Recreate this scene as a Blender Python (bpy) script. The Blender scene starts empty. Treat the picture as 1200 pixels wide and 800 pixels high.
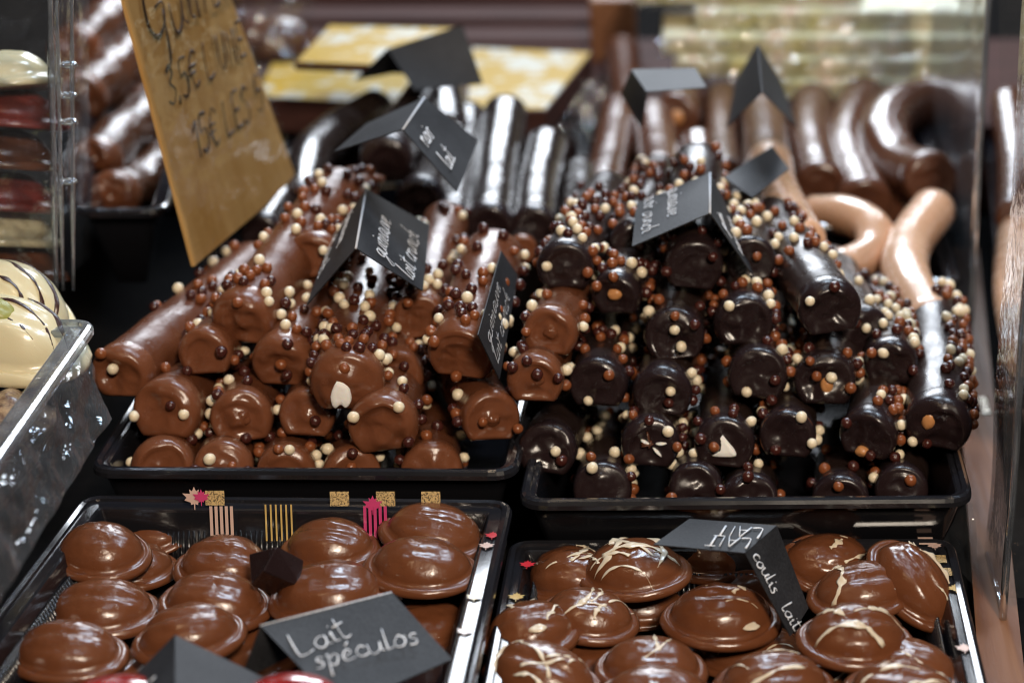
import bpy, math, random
import numpy as np
from mathutils import Vector, Matrix, noise

random.seed(7); np.random.seed(7)
scene = bpy.context.scene
COL = scene.collection

# ------------------------------------------------------------------ camera
TILT = math.radians(24); CS, SN = math.cos(TILT), math.sin(TILT)
FPX = 70 / 36 * 1200
PX0, PY0 = 820.0, 400.0
CAM = np.array([0.0, -0.709, 0.434])
cam_d = bpy.data.cameras.new("camera"); cam = bpy.data.objects.new("camera", cam_d); COL.objects.link(cam)
cam.location = CAM; cam.rotation_euler = (math.pi / 2 - TILT, 0, 0)
cam_d.lens = 70; cam_d.sensor_width = 36; cam_d.shift_x = -(PX0 - 600) / 1200
cam_d.clip_start = 0.02; cam_d.clip_end = 50
cam_d.dof.use_dof = True; cam_d.dof.focus_distance = 0.79; cam_d.dof.aperture_fstop = 5.6
scene.camera = cam

# ------------------------------------------------------------------ world and lamps
W = bpy.data.worlds.new("World"); scene.world = W; W.use_nodes = True
bg = W.node_tree.nodes["Background"]; bg.inputs[0].default_value = (0.75, 0.85, 1, 1); bg.inputs[1].default_value = 0.004
scene.view_settings.view_transform = 'Standard'; scene.view_settings.look = 'None'
scene.view_settings.exposure = 0.42; scene.view_settings.gamma = 1
scene.cycles.use_denoising = True; scene.cycles.filter_width = 1.1; scene.cycles.denoising_prefilter = 'ACCURATE'
scene.cycles.max_bounces = 10; scene.cycles.transparent_max_bounces = 16
scene.cycles.caustics_reflective = False; scene.cycles.caustics_refractive = False
scene.cycles.sample_clamp_indirect = 6

def area(name, loc, target, sx, sy, power, col):
    l = bpy.data.lights.new(name, 'AREA'); l.shape = 'RECTANGLE'; l.size = sx; l.size_y = sy; l.energy = power; l.color = col
    o = bpy.data.objects.new(name, l); COL.objects.link(o); o.location = loc
    o.rotation_euler = (Vector(target) - Vector(loc)).to_track_quat('-Z', 'Y').to_euler()
    return o
def bulb(name, loc, r, power, col):
    l = bpy.data.lights.new(name, 'POINT'); l.shadow_soft_size = r; l.energy = power; l.color = col
    o = bpy.data.objects.new(name, l); COL.objects.link(o); o.location = loc
    return o
area('window_light', (-0.10, 1.70, 1.00), (0, 0.1, 0.1), 0.72, 0.50, 20, (0.86, 0.92, 1.0))
area('stall_lamp', (0.0, 0.55, 1.15), (0.0, 0.05, 0.1), 0.26, 0.11, 5.5, (0.66, 0.82, 1.0))
area('stall_lamp', (0.55, 0.45, 1.2), (0.1, 0.05, 0.1), 0.22, 0.10, 3.5, (0.66, 0.82, 1.0))
area('front_light', (0.35, -1.25, 1.15), (-0.05, 0.0, 0.08), 0.20, 0.20, 17, (1.0, 0.86, 0.70))
bulb('warm_bulb', (-0.35, -0.55, 1.05), 0.02, 2.2, (1.0, 0.72, 0.45))
bulb('warm_bulb', (0.25, -0.75, 1.00), 0.018, 2.2, (1.0, 0.72, 0.45))
bulb('cool_bulb', (0.00, -0.25, 1.15), 0.02, 2.4, (0.75, 0.87, 1.0))
bulb('cool_bulb', (-0.50, 0.10, 1.05), 0.015, 1.0, (0.75, 0.87, 1.0))
bulb('cool_bulb', (0.45, 0.05, 1.00), 0.015, 1.0, (0.75, 0.87, 1.0))
bulb('warm_bulb', (-0.12, 0.25, 1.25), 0.015, 1.0, (1.0, 0.76, 0.5))
bulb('warm_bulb', (0.05, -0.85, 0.80), 0.012, 0.8, (1.0, 0.76, 0.5))

# ------------------------------------------------------------------ projection of photo positions onto planes of the place
def ray(px, py):
    x = (px - PX0) / FPX; y = -(py - PY0) / FPX
    return np.array([x, CS + y * SN, -SN + y * CS])
def at_Y(px, py, Y):
    d = ray(px, py); return CAM + d * ((Y - CAM[1]) / d[1])
def at_Z(px, py, Z):
    d = ray(px, py); return CAM + d * ((Z - CAM[2]) / d[2])
def depth(p):
    v = np.asarray(p) - CAM; return v[1] * CS - v[2] * SN
def rw(rpx, p): return rpx * depth(p) / FPX

# ------------------------------------------------------------------ materials
def newmat(name):
    m = bpy.data.materials.new(name); m.use_nodes = True
    nt = m.node_tree; return m, nt, nt.nodes["Principled BSDF"]
def N(nt, t, **kw):
    n = nt.nodes.new(t)
    for k, v in kw.items(): setattr(n, k, v)
    return n
def choc(name, c1, c2, rough=0.28, bump=0.25, scale=60, spec=0.5, coat=0.0, sss=0.0, fine=True, streak=False):
    m, nt, b = newmat(name)
    tc = N(nt, 'ShaderNodeTexCoord')
    n1 = N(nt, 'ShaderNodeTexNoise'); n1.inputs['Scale'].default_value = scale; n1.inputs['Detail'].default_value = 5
    nt.links.new(tc.outputs['Object'], n1.inputs['Vector'])
    mx = N(nt, 'ShaderNodeMix', data_type='RGBA'); mx.inputs[6].default_value = (*c1, 1); mx.inputs[7].default_value = (*c2, 1)
    nt.links.new(n1.outputs['Fac'], mx.inputs[0]); nt.links.new(mx.outputs[2], b.inputs['Base Color'])
    mr = N(nt, 'ShaderNodeMapRange'); mr.inputs['From Min'].default_value = 0.3; mr.inputs['From Max'].default_value = 0.7
    mr.inputs['To Min'].default_value = rough * 0.75; mr.inputs['To Max'].default_value = rough * 1.3
    n3 = N(nt, 'ShaderNodeTexNoise'); n3.inputs['Scale'].default_value = scale * 2.3; n3.inputs['Detail'].default_value = 6
    nt.links.new(tc.outputs['Object'], n3.inputs['Vector'])
    nt.links.new(n3.outputs['Fac'], mr.inputs[0]); nt.links.new(mr.outputs[0], b.inputs['Roughness'])
    n2 = N(nt, 'ShaderNodeTexNoise'); n2.inputs['Scale'].default_value = 260; n2.inputs['Detail'].default_value = 6; n2.inputs['Roughness'].default_value = 0.6
    if streak:
        mp = N(nt, 'ShaderNodeMapping'); mp.inputs['Scale'].default_value = (1, 0.12, 1)
        nt.links.new(tc.outputs['Object'], mp.inputs[0]); nt.links.new(mp.outputs[0], n2.inputs['Vector'])
    else: nt.links.new(tc.outputs['Object'], n2.inputs['Vector'])
    bp = N(nt, 'ShaderNodeBump'); bp.inputs['Strength'].default_value = bump; bp.inputs['Distance'].default_value = 0.0006
    vo = N(nt, 'ShaderNodeTexVoronoi'); vo.inputs['Scale'].default_value = 330; nt.links.new(tc.outputs['Object'], vo.inputs['Vector'])
    vm = N(nt, 'ShaderNodeMapRange'); vm.inputs['From Min'].default_value = 0.0; vm.inputs['From Max'].default_value = 0.16; vm.inputs['To Min'].default_value = 0.5; vm.inputs['To Max'].default_value = 0
    nt.links.new(vo.outputs['Distance'], vm.inputs[0]); ad = N(nt, 'ShaderNodeMath', operation='ADD')
    nt.links.new(n2.outputs['Fac'], ad.inputs[0]); nt.links.new(vm.outputs[0], ad.inputs[1])
    nt.links.new(ad.outputs[0], bp.inputs['Height']); nt.links.new(bp.outputs[0], b.inputs['Normal'])
    b.inputs['Specular IOR Level'].default_value = spec
    b.inputs['Coat Weight'].default_value = coat; b.inputs['Coat Roughness'].default_value = 0.12
    if sss: b.inputs['Subsurface Weight'].default_value = sss; b.inputs['Subsurface Radius'].default_value = (0.004, 0.002, 0.001)
    return m
M = {}
M['milk'] = choc('milk_chocolate', (0.085, 0.027, 0.011), (0.135, 0.044, 0.019), 0.31, 0.45)
M['milk_cap'] = choc('milk_chocolate_dipped', (0.105, 0.034, 0.015), (0.195, 0.068, 0.031), 0.23, 0.40, 45)
M['milk_shell'] = choc('milk_chocolate_moulded', (0.090, 0.028, 0.011), (0.165, 0.056, 0.023), 0.20, 0.45, 40, 0.5, 0.12)
M['dark'] = choc('dark_chocolate', (0.016, 0.009, 0.008), (0.028, 0.015, 0.012), 0.32, 0.30)
M['dark_cap'] = choc('dark_chocolate_dipped', (0.013, 0.007, 0.008), (0.022, 0.012, 0.012), 0.26, 0.18)
M['dark_back'] = choc('dark_chocolate_smooth', (0.016, 0.011, 0.010), (0.026, 0.018, 0.016), 0.22, 0.2, 60, 0.7)
M['milk_back'] = choc('milk_chocolate_smooth', (0.085, 0.032, 0.017), (0.12, 0.046, 0.026), 0.22, 0.2, 60, 0.6)
M['pale'] = choc('caramel_chocolate', (0.62, 0.34, 0.20), (0.72, 0.44, 0.28), 0.25, 0.15, 50, 0.6, 0.3, 0.1)
M['white'] = choc('white_chocolate', (0.66, 0.58, 0.36), (0.74, 0.66, 0.45), 0.22, 0.15, 40, 0.5, 0.3, 0.1)
M['stripe_dark'] = choc('dark_drizzle', (0.03, 0.010, 0.008), (0.05, 0.015, 0.01), 0.3, 0.1)
M['green_choc'] = choc('pistachio_chocolate', (0.27, 0.27, 0.06), (0.34, 0.33, 0.09), 0.35, 0.2)
M['red_choc'] = choc('red_glazed_chocolate', (0.20, 0.008, 0.008), (0.27, 0.015, 0.012), 0.15, 0.1, 40, 0.6, 0.5)
M['ruby'] = choc('marbled_red_chocolate', (0.30, 0.05, 0.035), (0.12, 0.015, 0.015), 0.3, 0.2, 90)
M['s_milk'] = choc('sprinkle_milk', (0.17, 0.048, 0.017), (0.25, 0.078, 0.028), 0.2, 0.12, 300, 0.5)
M['s_dark'] = choc('sprinkle_dark', (0.040, 0.010, 0.008), (0.065, 0.016, 0.011), 0.2, 0.12, 300, 0.6)
M['s_white'] = choc('sprinkle_white', (0.72, 0.60, 0.42), (0.82, 0.71, 0.52), 0.27, 0.12, 300, 0.5, 0, 0.12)
M['nut'] = choc('roasted_nut', (0.42, 0.17, 0.055), (0.58, 0.28, 0.11), 0.35, 0.3, 200)
M['mallow'] = choc('marshmallow', (0.86, 0.84, 0.80), (0.9, 0.89, 0.86), 0.75, 0.5, 200, 0.3, 0, 0.2)
M['brush'] = choc('brushed_flat_underside', (0.018, 0.010, 0.010), (0.06, 0.03, 0.028), 0.42, 1.0, 220, 0.35, streak=True)
M['drizzle'] = choc('white_drizzle', (0.58, 0.47, 0.33), (0.70, 0.60, 0.46), 0.25, 0.15, 120)

def plastic(name, col, rough=0.15, spec=0.5, coat=0.3, bump=0.1, scale=30):
    m, nt, b = newmat(name)
    b.inputs['Base Color'].default_value = (*col, 1); b.inputs['Specular IOR Level'].default_value = spec
    b.inputs['Coat Weight'].default_value = coat; b.inputs['Coat Roughness'].default_value = 0.08
    tc = N(nt, 'ShaderNodeTexCoord'); n = N(nt, 'ShaderNodeTexNoise'); n.inputs['Scale'].default_value = scale; n.inputs['Detail'].default_value = 8
    nt.links.new(tc.outputs['Object'], n.inputs['Vector'])
    mr = N(nt, 'ShaderNodeMapRange'); mr.inputs['To Min'].default_value = rough * 0.5; mr.inputs['To Max'].default_value = rough * 1.6
    nt.links.new(n.outputs['Fac'], mr.inputs[0]); nt.links.new(mr.outputs[0], b.inputs['Roughness'])
    bp = N(nt, 'ShaderNodeBump'); bp.inputs['Strength'].default_value = bump; bp.inputs['Distance'].default_value = 0.002
    nt.links.new(n.outputs['Fac'], bp.inputs['Height']); nt.links.new(bp.outputs[0], b.inputs['Normal'])
    return m
M['tray'] = plastic('black_tray_plastic', (0.008, 0.008, 0.010), 0.18)
M['tray_rim'] = plastic('black_tray_rim_plastic', (0.012, 0.012, 0.015), 0.16, 0.6, 0.5)
M['gold'] = plastic('gold_print', (0.55, 0.38, 0.13), 0.35)
M['pink'] = plastic('pink_print', (0.55, 0.05, 0.17), 0.3)
M['palepink'] = plastic('pale_pink_print', (0.6, 0.42, 0.36), 0.3)
M['red_print'] = plastic('red_print', (0.5, 0.02, 0.03), 0.3)
M['metal'] = plastic('steel', (0.55, 0.5, 0.42), 0.25); M['metal'].node_tree.nodes["Principled BSDF"].inputs['Metallic'].default_value = 1
# black slate-like card
def cardmat(name, c1, c2, rough):
    m, nt, b = newmat(name)
    tc = N(nt, 'ShaderNodeTexCoord'); n = N(nt, 'ShaderNodeTexNoise'); n.inputs['Scale'].default_value = 900; n.inputs['Detail'].default_value = 3
    n2 = N(nt, 'ShaderNodeTexNoise'); n2.inputs['Scale'].default_value = 45; n2.inputs['Detail'].default_value = 6
    for q in (n, n2): nt.links.new(tc.outputs['Object'], q.inputs['Vector'])
    mul = N(nt, 'ShaderNodeMath', operation='MULTIPLY'); nt.links.new(n.outputs['Fac'], mul.inputs[0]); nt.links.new(n2.outputs['Fac'], mul.inputs[1])
    mr = N(nt, 'ShaderNodeMapRange'); mr.inputs['From Min'].default_value = 0.12; mr.inputs['From Max'].default_value = 0.42
    nt.links.new(mul.outputs[0], mr.inputs[0])
    mx = N(nt, 'ShaderNodeMix', data_type='RGBA'); mx.inputs[6].default_value = (*c1, 1); mx.inputs[7].default_value = (*c2, 1)
    nt.links.new(mr.outputs[0], mx.inputs[0]); nt.links.new(mx.outputs[2], b.inputs['Base Color'])
    b.inputs['Roughness'].default_value = rough; b.inputs['Specular IOR Level'].default_value = .3
    bp = N(nt, 'ShaderNodeBump'); bp.inputs['Strength'].default_value = 0.35; bp.inputs['Distance'].default_value = 0.0003
    nt.links.new(n.outputs['Fac'], bp.inputs['Height']); nt.links.new(bp.outputs[0], b.inputs['Normal'])
    return m
M['card'] = cardmat('black_card', (0.010, 0.010, 0.012), (0.030, 0.031, 0.035), 0.6)
M['card_edge'] = cardmat('card_fold_wear', (0.35, 0.36, 0.38), (0.55, 0.55, 0.58), 0.6)
M['chalk'] = cardmat('chalk', (0.62, 0.64, 0.68), (0.85, 0.86, 0.9), 0.8)
M['ink'] = cardmat('brown_ink', (0.03, 0.018, 0.010), (0.06, 0.03, 0.02), 0.5)
def woodmat(name, c1, c2, sc=(2, 30, 30), rough=0.5):
    m, nt, b = newmat(name)
    tc = N(nt, 'ShaderNodeTexCoord'); mp = N(nt, 'ShaderNodeMapping'); mp.inputs['Scale'].default_value = sc
    n = N(nt, 'ShaderNodeTexNoise'); n.inputs['Scale'].default_value = 4; n.inputs['Detail'].default_value = 8; n.inputs['Distortion'].default_value = 1.0
    nt.links.new(tc.outputs['Object'], mp.inputs[0]); nt.links.new(mp.outputs[0], n.inputs['Vector'])
    mr = N(nt, 'ShaderNodeMapRange'); mr.inputs['From Min'].default_value = 0.3; mr.inputs['From Max'].default_value = 0.7
    nt.links.new(n.outputs['Fac'], mr.inputs[0])
    mx = N(nt, 'ShaderNodeMix', data_type='RGBA'); mx.inputs[6].default_value = (*c1, 1); mx.inputs[7].default_value = (*c2, 1)
    nt.links.new(mr.outputs[0], mx.inputs[0]); nt.links.new(mx.outputs[2], b.inputs['Base Color'])
    b.inputs['Roughness'].default_value = rough
    bp = N(nt, 'ShaderNodeBump'); bp.inputs['Strength'].default_value = 0.3; bp.inputs['Distance'].default_value = 0.001
    nt.links.new(n.outputs['Fac'], bp.inputs['Height']); nt.links.new(bp.outputs[0], b.inputs['Normal'])
    return m
M['table'] = woodmat('table_wood', (0.15, 0.055, 0.022), (0.24, 0.105, 0.045), (30, 2, 30))
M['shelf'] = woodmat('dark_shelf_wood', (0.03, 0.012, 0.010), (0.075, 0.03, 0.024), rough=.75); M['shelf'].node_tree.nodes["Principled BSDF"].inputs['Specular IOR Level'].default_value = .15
M['cloth'] = woodmat('black_cloth', (0.004, 0.004, 0.004), (0.008, 0.007, 0.007), (30, 30, 30), .95); M['cloth'].node_tree.nodes["Principled BSDF"].inputs['Specular IOR Level'].default_value = .05
M['kraft'] = woodmat('tan_price_board', (0.46, 0.24, 0.065), (0.64, 0.39, 0.15), (14, 14, 2), 0.45)
def blotch(name, c1, c2, scale, lo, hi, rough=0.3, c3=None, coat=0.4):
    m, nt, b = newmat(name)
    tc = N(nt, 'ShaderNodeTexCoord'); n = N(nt, 'ShaderNodeTexNoise'); n.inputs['Scale'].default_value = scale; n.inputs['Detail'].default_value = 6; n.inputs['Roughness'].default_value = 0.7
    nt.links.new(tc.outputs['Object'], n.inputs['Vector'])
    cr = N(nt, 'ShaderNodeValToRGB'); cr.color_ramp.elements[0].position = lo; cr.color_ramp.elements[0].color = (*c1, 1)
    cr.color_ramp.elements[1].position = hi; cr.color_ramp.elements[1].color = (*c2, 1)
    if c3: e = cr.color_ramp.elements.new(min(1, hi + 0.12)); e.color = (*c3, 1)
    nt.links.new(n.outputs['Fac'], cr.inputs[0]); nt.links.new(cr.outputs[0], b.inputs['Base Color'])
    b.inputs['Roughness'].default_value = rough; b.inputs['Coat Weight'].default_value = coat
    bp = N(nt, 'ShaderNodeBump'); bp.inputs['Strength'].default_value = 0.4; bp.inputs['Distance'].default_value = 0.001
    nt.links.new(n.outputs['Fac'], bp.inputs['Height']); nt.links.new(bp.outputs[0], b.inputs['Normal'])
    return m
M['yellow_print'] = blotch('yellow_print_glare', (0.42, 0.25, 0.0), (0.52, 0.50, 0.42), 38, 0.51, 0.56, 0.3, coat=0.0)  # white blotches are glare painted into the yellow print
M['yellow_print'].node_tree.nodes['Principled BSDF'].inputs['Specular IOR Level'].default_value = 0.2
M['nougat'] = blotch('pistachio_nougat', (0.55, 0.50, 0.20), (0.85, 0.80, 0.58), 60, 0.36, 0.54, 0.5, (0.85, 0.58, 0.42))
M['glitter'] = blotch('gold_fleck_print', (0.06, 0.035, 0.015), (0.62, 0.44, 0.2), 1500, 0.42, 0.52)
M['gravel_choc'] = blotch('chopped_nut_topping', (0.10, 0.05, 0.03), (0.35, 0.24, 0.14), 260, 0.4, 0.6)
def clear(name, tint, fac_lo, fac_hi, rough=0.05, bump=0.0, bscale=40, haze=0.0):
    """clear plastic: see-through with mirror-like glints, stronger at grazing angles, optional milky haze"""
    m, nt, b = newmat(name); nt.nodes.remove(b); out = nt.nodes["Material Output"]
    tr = N(nt, 'ShaderNodeBsdfTransparent'); tr.inputs[0].default_value = (*tint, 1)
    gl = N(nt, 'ShaderNodeBsdfGlossy'); gl.inputs['Roughness'].default_value = rough; gl.inputs[0].default_value = (1, 1, 1, 1)
    lw = N(nt, 'ShaderNodeLayerWeight'); lw.inputs['Blend'].default_value = 0.35
    mr = N(nt, 'ShaderNodeMapRange'); mr.inputs['To Min'].default_value = fac_lo; mr.inputs['To Max'].default_value = fac_hi
    nt.links.new(lw.outputs['Fresnel'], mr.inputs[0])
    mx = N(nt, 'ShaderNodeMixShader'); nt.links.new(mr.outputs[0], mx.inputs[0]); nt.links.new(tr.outputs[0], mx.inputs[1]); nt.links.new(gl.outputs[0], mx.inputs[2])
    tc = N(nt, 'ShaderNodeTexCoord'); n = N(nt, 'ShaderNodeTexNoise'); n.inputs['Scale'].default_value = bscale; n.inputs['Detail'].default_value = 4
    nt.links.new(tc.outputs['Object'], n.inputs['Vector'])
    if bump:
        bp = N(nt, 'ShaderNodeBump'); bp.inputs['Strength'].default_value = bump; bp.inputs['Distance'].default_value = 0.004
        nt.links.new(n.outputs['Fac'], bp.inputs['Height'])
        nt.links.new(bp.outputs[0], gl.inputs['Normal'])
    last = mx
    if haze:
        df = N(nt, 'ShaderNodeBsdfDiffuse'); df.inputs[0].default_value = (0.6, 0.62, 0.66, 1)
        m2 = N(nt, 'ShaderNodeMixShader'); hz = N(nt, 'ShaderNodeMath', operation='MULTIPLY'); hz.inputs[1].default_value = haze * 2
        nt.links.new(n.outputs['Fac'], hz.inputs[0]); nt.links.new(hz.outputs[0], m2.inputs[0])
        nt.links.new(mx.outputs[0], m2.inputs[1]); nt.links.new(df.outputs[0], m2.inputs[2]); last = m2
    nt.links.new(last.outputs[0], out.inputs['Surface'])
    return m
M['clear'] = clear('clear_plastic', (0.93, 0.95, 0.97), 0.05, 0.55, 0.06, 0.3, 60, 0.02)
M['clear_edge'] = clear('clear_plastic_edge', (0.75, 0.82, 0.9), 0.30, 0.9, 0.12, 0.2, 60, 0.12)
M['cello'] = clear('cellophane', (0.97, 0.98, 0.98), 0.07, 0.7, 0.04, 0.5, 70, 0.02)
M['sleeve'] = clear('plastic_sleeve', (0.97, 0.97, 0.97), 0.05, 0.45, 0.10, 0.6, 28, 0.0)
M['bright_clear'] = clear('crinkled_clear_plastic', (0.92, 0.94, 0.96), 0.10, 0.8, 0.06, 0.7, 80, 0.05)
M['acrylic'] = clear('scuffed_acrylic', (0.82, 0.86, 0.9), 0.06, 0.5, 0.10, 0.4, 30, 0.07)

# ------------------------------------------------------------------ object helpers
ORG = {}
def link(o, parent=None, origin=(0, 0, 0)):
    COL.objects.link(o)
    if parent is not None: o.parent = parent
    return o
def tag(o, label=None, cat=None, group=None, kind=None):
    for k, v in (('label', label), ('category', cat), ('group', group), ('kind', kind)):
        if v: o[k] = v
    return o
def thing(name, base, label, cat, group=None):
    o = bpy.data.objects.new(name, None); o.empty_display_size = 0.01; COL.objects.link(o)
    o.location = tuple(base); ORG[o.name] = np.array(base, float)
    return tag(o, label, cat, group)
def origin_of(o): return ORG.get(o.name, np.zeros(3))
def mk(name, verts, faces, mat, parent=None, smooth=True, base=None):
    """one mesh object; verts are given in world coordinates and stored relative to the thing's base"""
    v = np.asarray(verts, float)
    if parent is not None: org = origin_of(parent)
    else: org = np.array(base, float) if base is not None else np.array([v[:, 0].mean(), v[:, 1].mean(), v[:, 2].min()])
    me = bpy.data.meshes.new(name); me.from_pydata((v - org).tolist(), [], [list(map(int, f)) for f in faces]); me.update()
    if smooth: me.polygons.foreach_set('use_smooth', [True] * len(me.polygons))
    mats = mat if isinstance(mat, (list, tuple)) else [mat]
    for m in mats: me.materials.append(m)
    o = bpy.data.objects.new(name, me); COL.objects.link(o)
    if parent is not None: o.parent = parent
    else: o.location = tuple(org)
    ORG[o.name] = org
    return o
def norm(v):
    v = np.asarray(v, float); n = np.linalg.norm(v); return v / n if n > 1e-12 else v
def grid_faces(nr, nc, closed=True, off=0):
    f = []
    for i in range(nr - 1):
        for j in range(nc if closed else nc - 1):
            k = (j + 1) % nc
            f.append((off + i * nc + j, off + i * nc + k, off + (i + 1) * nc + k, off + (i + 1) * nc + j))
    return f
def box_v(c, h, rot=None):
    c = np.array(c, float); R = np.eye(3) if rot is None else rot
    vs = [c + R @ (np.array([sx, sy, sz]) * h) for sx in (-1, 1) for sy in (-1, 1) for sz in (-1, 1)]
    fs = [(0, 1, 3, 2), (4, 6, 7, 5), (0, 4, 5, 1), (2, 3, 7, 6), (0, 2, 6, 4), (1, 5, 7, 3)]
    return vs, fs
def bevel(o, w, seg=2):
    m = o.modifiers.new('bevel', 'BEVEL'); m.width = w; m.segments = seg; m.limit_method = 'ANGLE'; return o
def box(name, c, h, mat, parent=None, rz=0, bev=0.001, tilt=0):
    R = np.array(Matrix.Rotation(rz, 3, 'Z') @ Matrix.Rotation(tilt, 3, 'X'))
    v, f = box_v(c, h, R); o = mk(name, v, f, mat, parent, smooth=False)
    if bev: bevel(o, bev)
    return o
def catmull(P, n):
    P = [np.asarray(p, float) for p in P]
    if len(P) == 2: return [P[0] + (P[1] - P[0]) * t for t in np.linspace(0, 1, n)]
    Q = [2 * P[0] - P[1]] + P + [2 * P[-1] - P[-2]]; out = []
    segs = len(P) - 1
    for k in range(n):
        u = k / (n - 1) * segs; i = min(int(u), segs - 1); t = u - i
        a, b, c, d = Q[i], Q[i + 1], Q[i + 2], Q[i + 3]
        out.append(0.5 * ((2 * b) + (-a + c) * t + (2 * a - 5 * b + 4 * c - d) * t * t + (-a + 3 * b - 3 * c + d) * t ** 3))
    return out
def tube(P, r, nseg=8, rfun=None, up=None, flat=1.0):
    P = [np.asarray(p, float) for p in P]; V = []; n = len(P)
    for i, p in enumerate(P):
        t = norm(P[min(i + 1, n - 1)] - P[max(i - 1, 0)])
        u = np.array(up if up is not None else (0, 0, 1), float); s = norm(np.cross(t, u)); u2 = np.cross(s, t)
        rr = r * (rfun(i / (n - 1)) if rfun else 1)
        for k in range(nseg):
            a = 2 * math.pi * k / nseg; V.append(p + s * math.cos(a) * rr + u2 * math.sin(a) * rr * flat)
    F = grid_faces(n, nseg); F.append(tuple(range(nseg))[::-1]); F.append(tuple((n - 1) * nseg + k for k in range(nseg)))
    return V, F

# ------------------------------------------------------------------ handwriting strokes (x right, y up, x-height 0.5, ascender 1)
G = {
 'g': (0.55, [[(.45, .45), (.25, .5), (.08, .3), (.2, .08), (.42, .2), (.46, .45), (.44, 0), (.3, -.42), (.08, -.35), (.3, -.08), (.55, .08)]]),
 'u': (0.55, [[(.02, .45), (.06, .1), (.2, 0), (.38, .15), (.42, .48), (.42, .12), (.55, .05)]]),
 'i': (0.28, [[(.05, .35), (.12, .48), (.12, .1), (.28, .05)], [(.15, .72), (.17, .76)]]),
 'm': (0.85, [[(.02, .45), (.08, .48), (.08, 0)], [(.08, .3), (.22, .5), (.34, .4), (.34, 0)], [(.34, .3), (.5, .5), (.62, .4), (.62, .08), (.85, .05)]]),
 'n': (0.6, [[(.02, .45), (.08, .48), (.08, 0)], [(.08, .3), (.25, .5), (.4, .4), (.4, .08), (.6, .05)]]),
 'a': (0.55, [[(.42, .42), (.25, .5), (.07, .3), (.12, .05), (.3, .05), (.42, .25), (.43, .48), (.42, .1), (.55, .05)]]),
 'v': (0.5, [[(.02, .45), (.1, .45), (.22, .02), (.38, .46), (.5, .44)]]),
 'e': (0.45, [[(.05, .2), (.3, .3), (.28, .47), (.14, .48), (.05, .25), (.15, .03), (.45, .08)]]),
 'é': (0.45, [[(.05, .2), (.3, .3), (.28, .47), (.14, .48), (.05, .25), (.15, .03), (.45, .08)], [(.2, .68), (.32, .85)]]),
 'l': (0.3, [[(.08, 1.0), (.08, .15), (.14, .02), (.3, .06)]]),
 't': (0.4, [[(.15, .9), (.14, .15), (.2, .02), (.38, .06)], [(.0, .62), (.36, .66)]]),
 'c': (0.45, [[(.36, .42), (.22, .5), (.06, .3), (.12, .05), (.28, .02), (.45, .1)]]),
 'r': (0.42, [[(.05, .45), (.1, .48), (.1, 0)], [(.1, .3), (.22, .48), (.38, .45)]]),
 'h': (0.58, [[(.08, 1.0), (.08, 0)], [(.08, .3), (.24, .5), (.38, .4), (.38, .08), (.58, .05)]]),
 'o': (0.5, [[(.22, .5), (.06, .3), (.12, .04), (.3, .03), (.42, .25), (.3, .48), (.2, .5), (.5, .42)]]),
 's': (0.42, [[(.34, .44), (.2, .5), (.1, .38), (.3, .2), (.26, .02), (.05, .05)]]),
 'p': (0.52, [[(.05, .45), (.1, .48), (.08, -.45)], [(.1, .35), (.25, .5), (.42, .35), (.3, .03), (.1, .1)]]),
 'b': (0.5, [[(.1, 1.0), (.08, .1), (.25, 0), (.42, .2), (.3, .48), (.1, .32)]]),
 'y': (0.5, [[(.05, .48), (.1, .15), (.25, .08), (.4, .48), (.38, -.2), (.1, -.4)]]),
 'L': (0.62, [[(.08, 1.0), (.06, .5), (.08, .03), (.3, 0), (.55, .04)]]),
 'G': (0.8, [[(.62, .85), (.42, 1.02), (.12, .75), (.1, .25), (.35, .02), (.62, .2), (.62, .48), (.4, .46)], [(.62, .4), (.6, -.3), (.4, -.5)]]),
 'S': (0.6, [[(.5, .88), (.3, 1), (.1, .8), (.3, .55), (.5, .3), (.3, 0), (.05, .12)]]),
 'U': (0.65, [[(.08, 1), (.08, .25), (.28, 0), (.5, .25), (.52, 1)]]),
 'N': (0.68, [[(.08, 0), (.08, 1)], [(.08, 1), (.52, 0)], [(.52, 0), (.52, 1)]]),
 'E': (0.58, [[(.5, 1), (.08, 1)], [(.08, 1), (.08, 0)], [(.08, .5), (.42, .5)], [(.08, 0), (.5, 0)]]),
 'A': (0.66, [[(.02, 0), (.3, 1)], [(.3, 1), (.58, 0)], [(.12, .35), (.5, .35)]]),
 'I': (0.3, [[(.12, 0), (.12, 1)]]), 'T': (0.6, [[(.02, 1), (.55, 1)], [(.28, 1), (.28, 0)]]),
 '1': (0.4, [[(.05, .75), (.25, 1)], [(.25, 1), (.25, 0)]]),
 '3': (0.55, [[(.08, .9), (.3, 1), (.45, .78), (.25, .55), (.48, .3), (.3, 0), (.05, .1)]]),
 '5': (0.58, [[(.48, 1), (.14, 1), (.1, .58), (.35, .62), (.5, .35), (.32, 0), (.06, .08)]]),
 ',': (0.25, [[(.12, .06), (.05, -.15)]]), "'": (0.22, [[(.12, 1.05), (.08, .8)]]),
 '€': (0.62, [[(.55, .88), (.35, 1), (.14, .7), (.14, .3), (.35, 0), (.55, .12)], [(.02, .6), (.45, .6)], [(.02, .42), (.42, .42)]]),
 ' ': (0.4, []),
}
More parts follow.
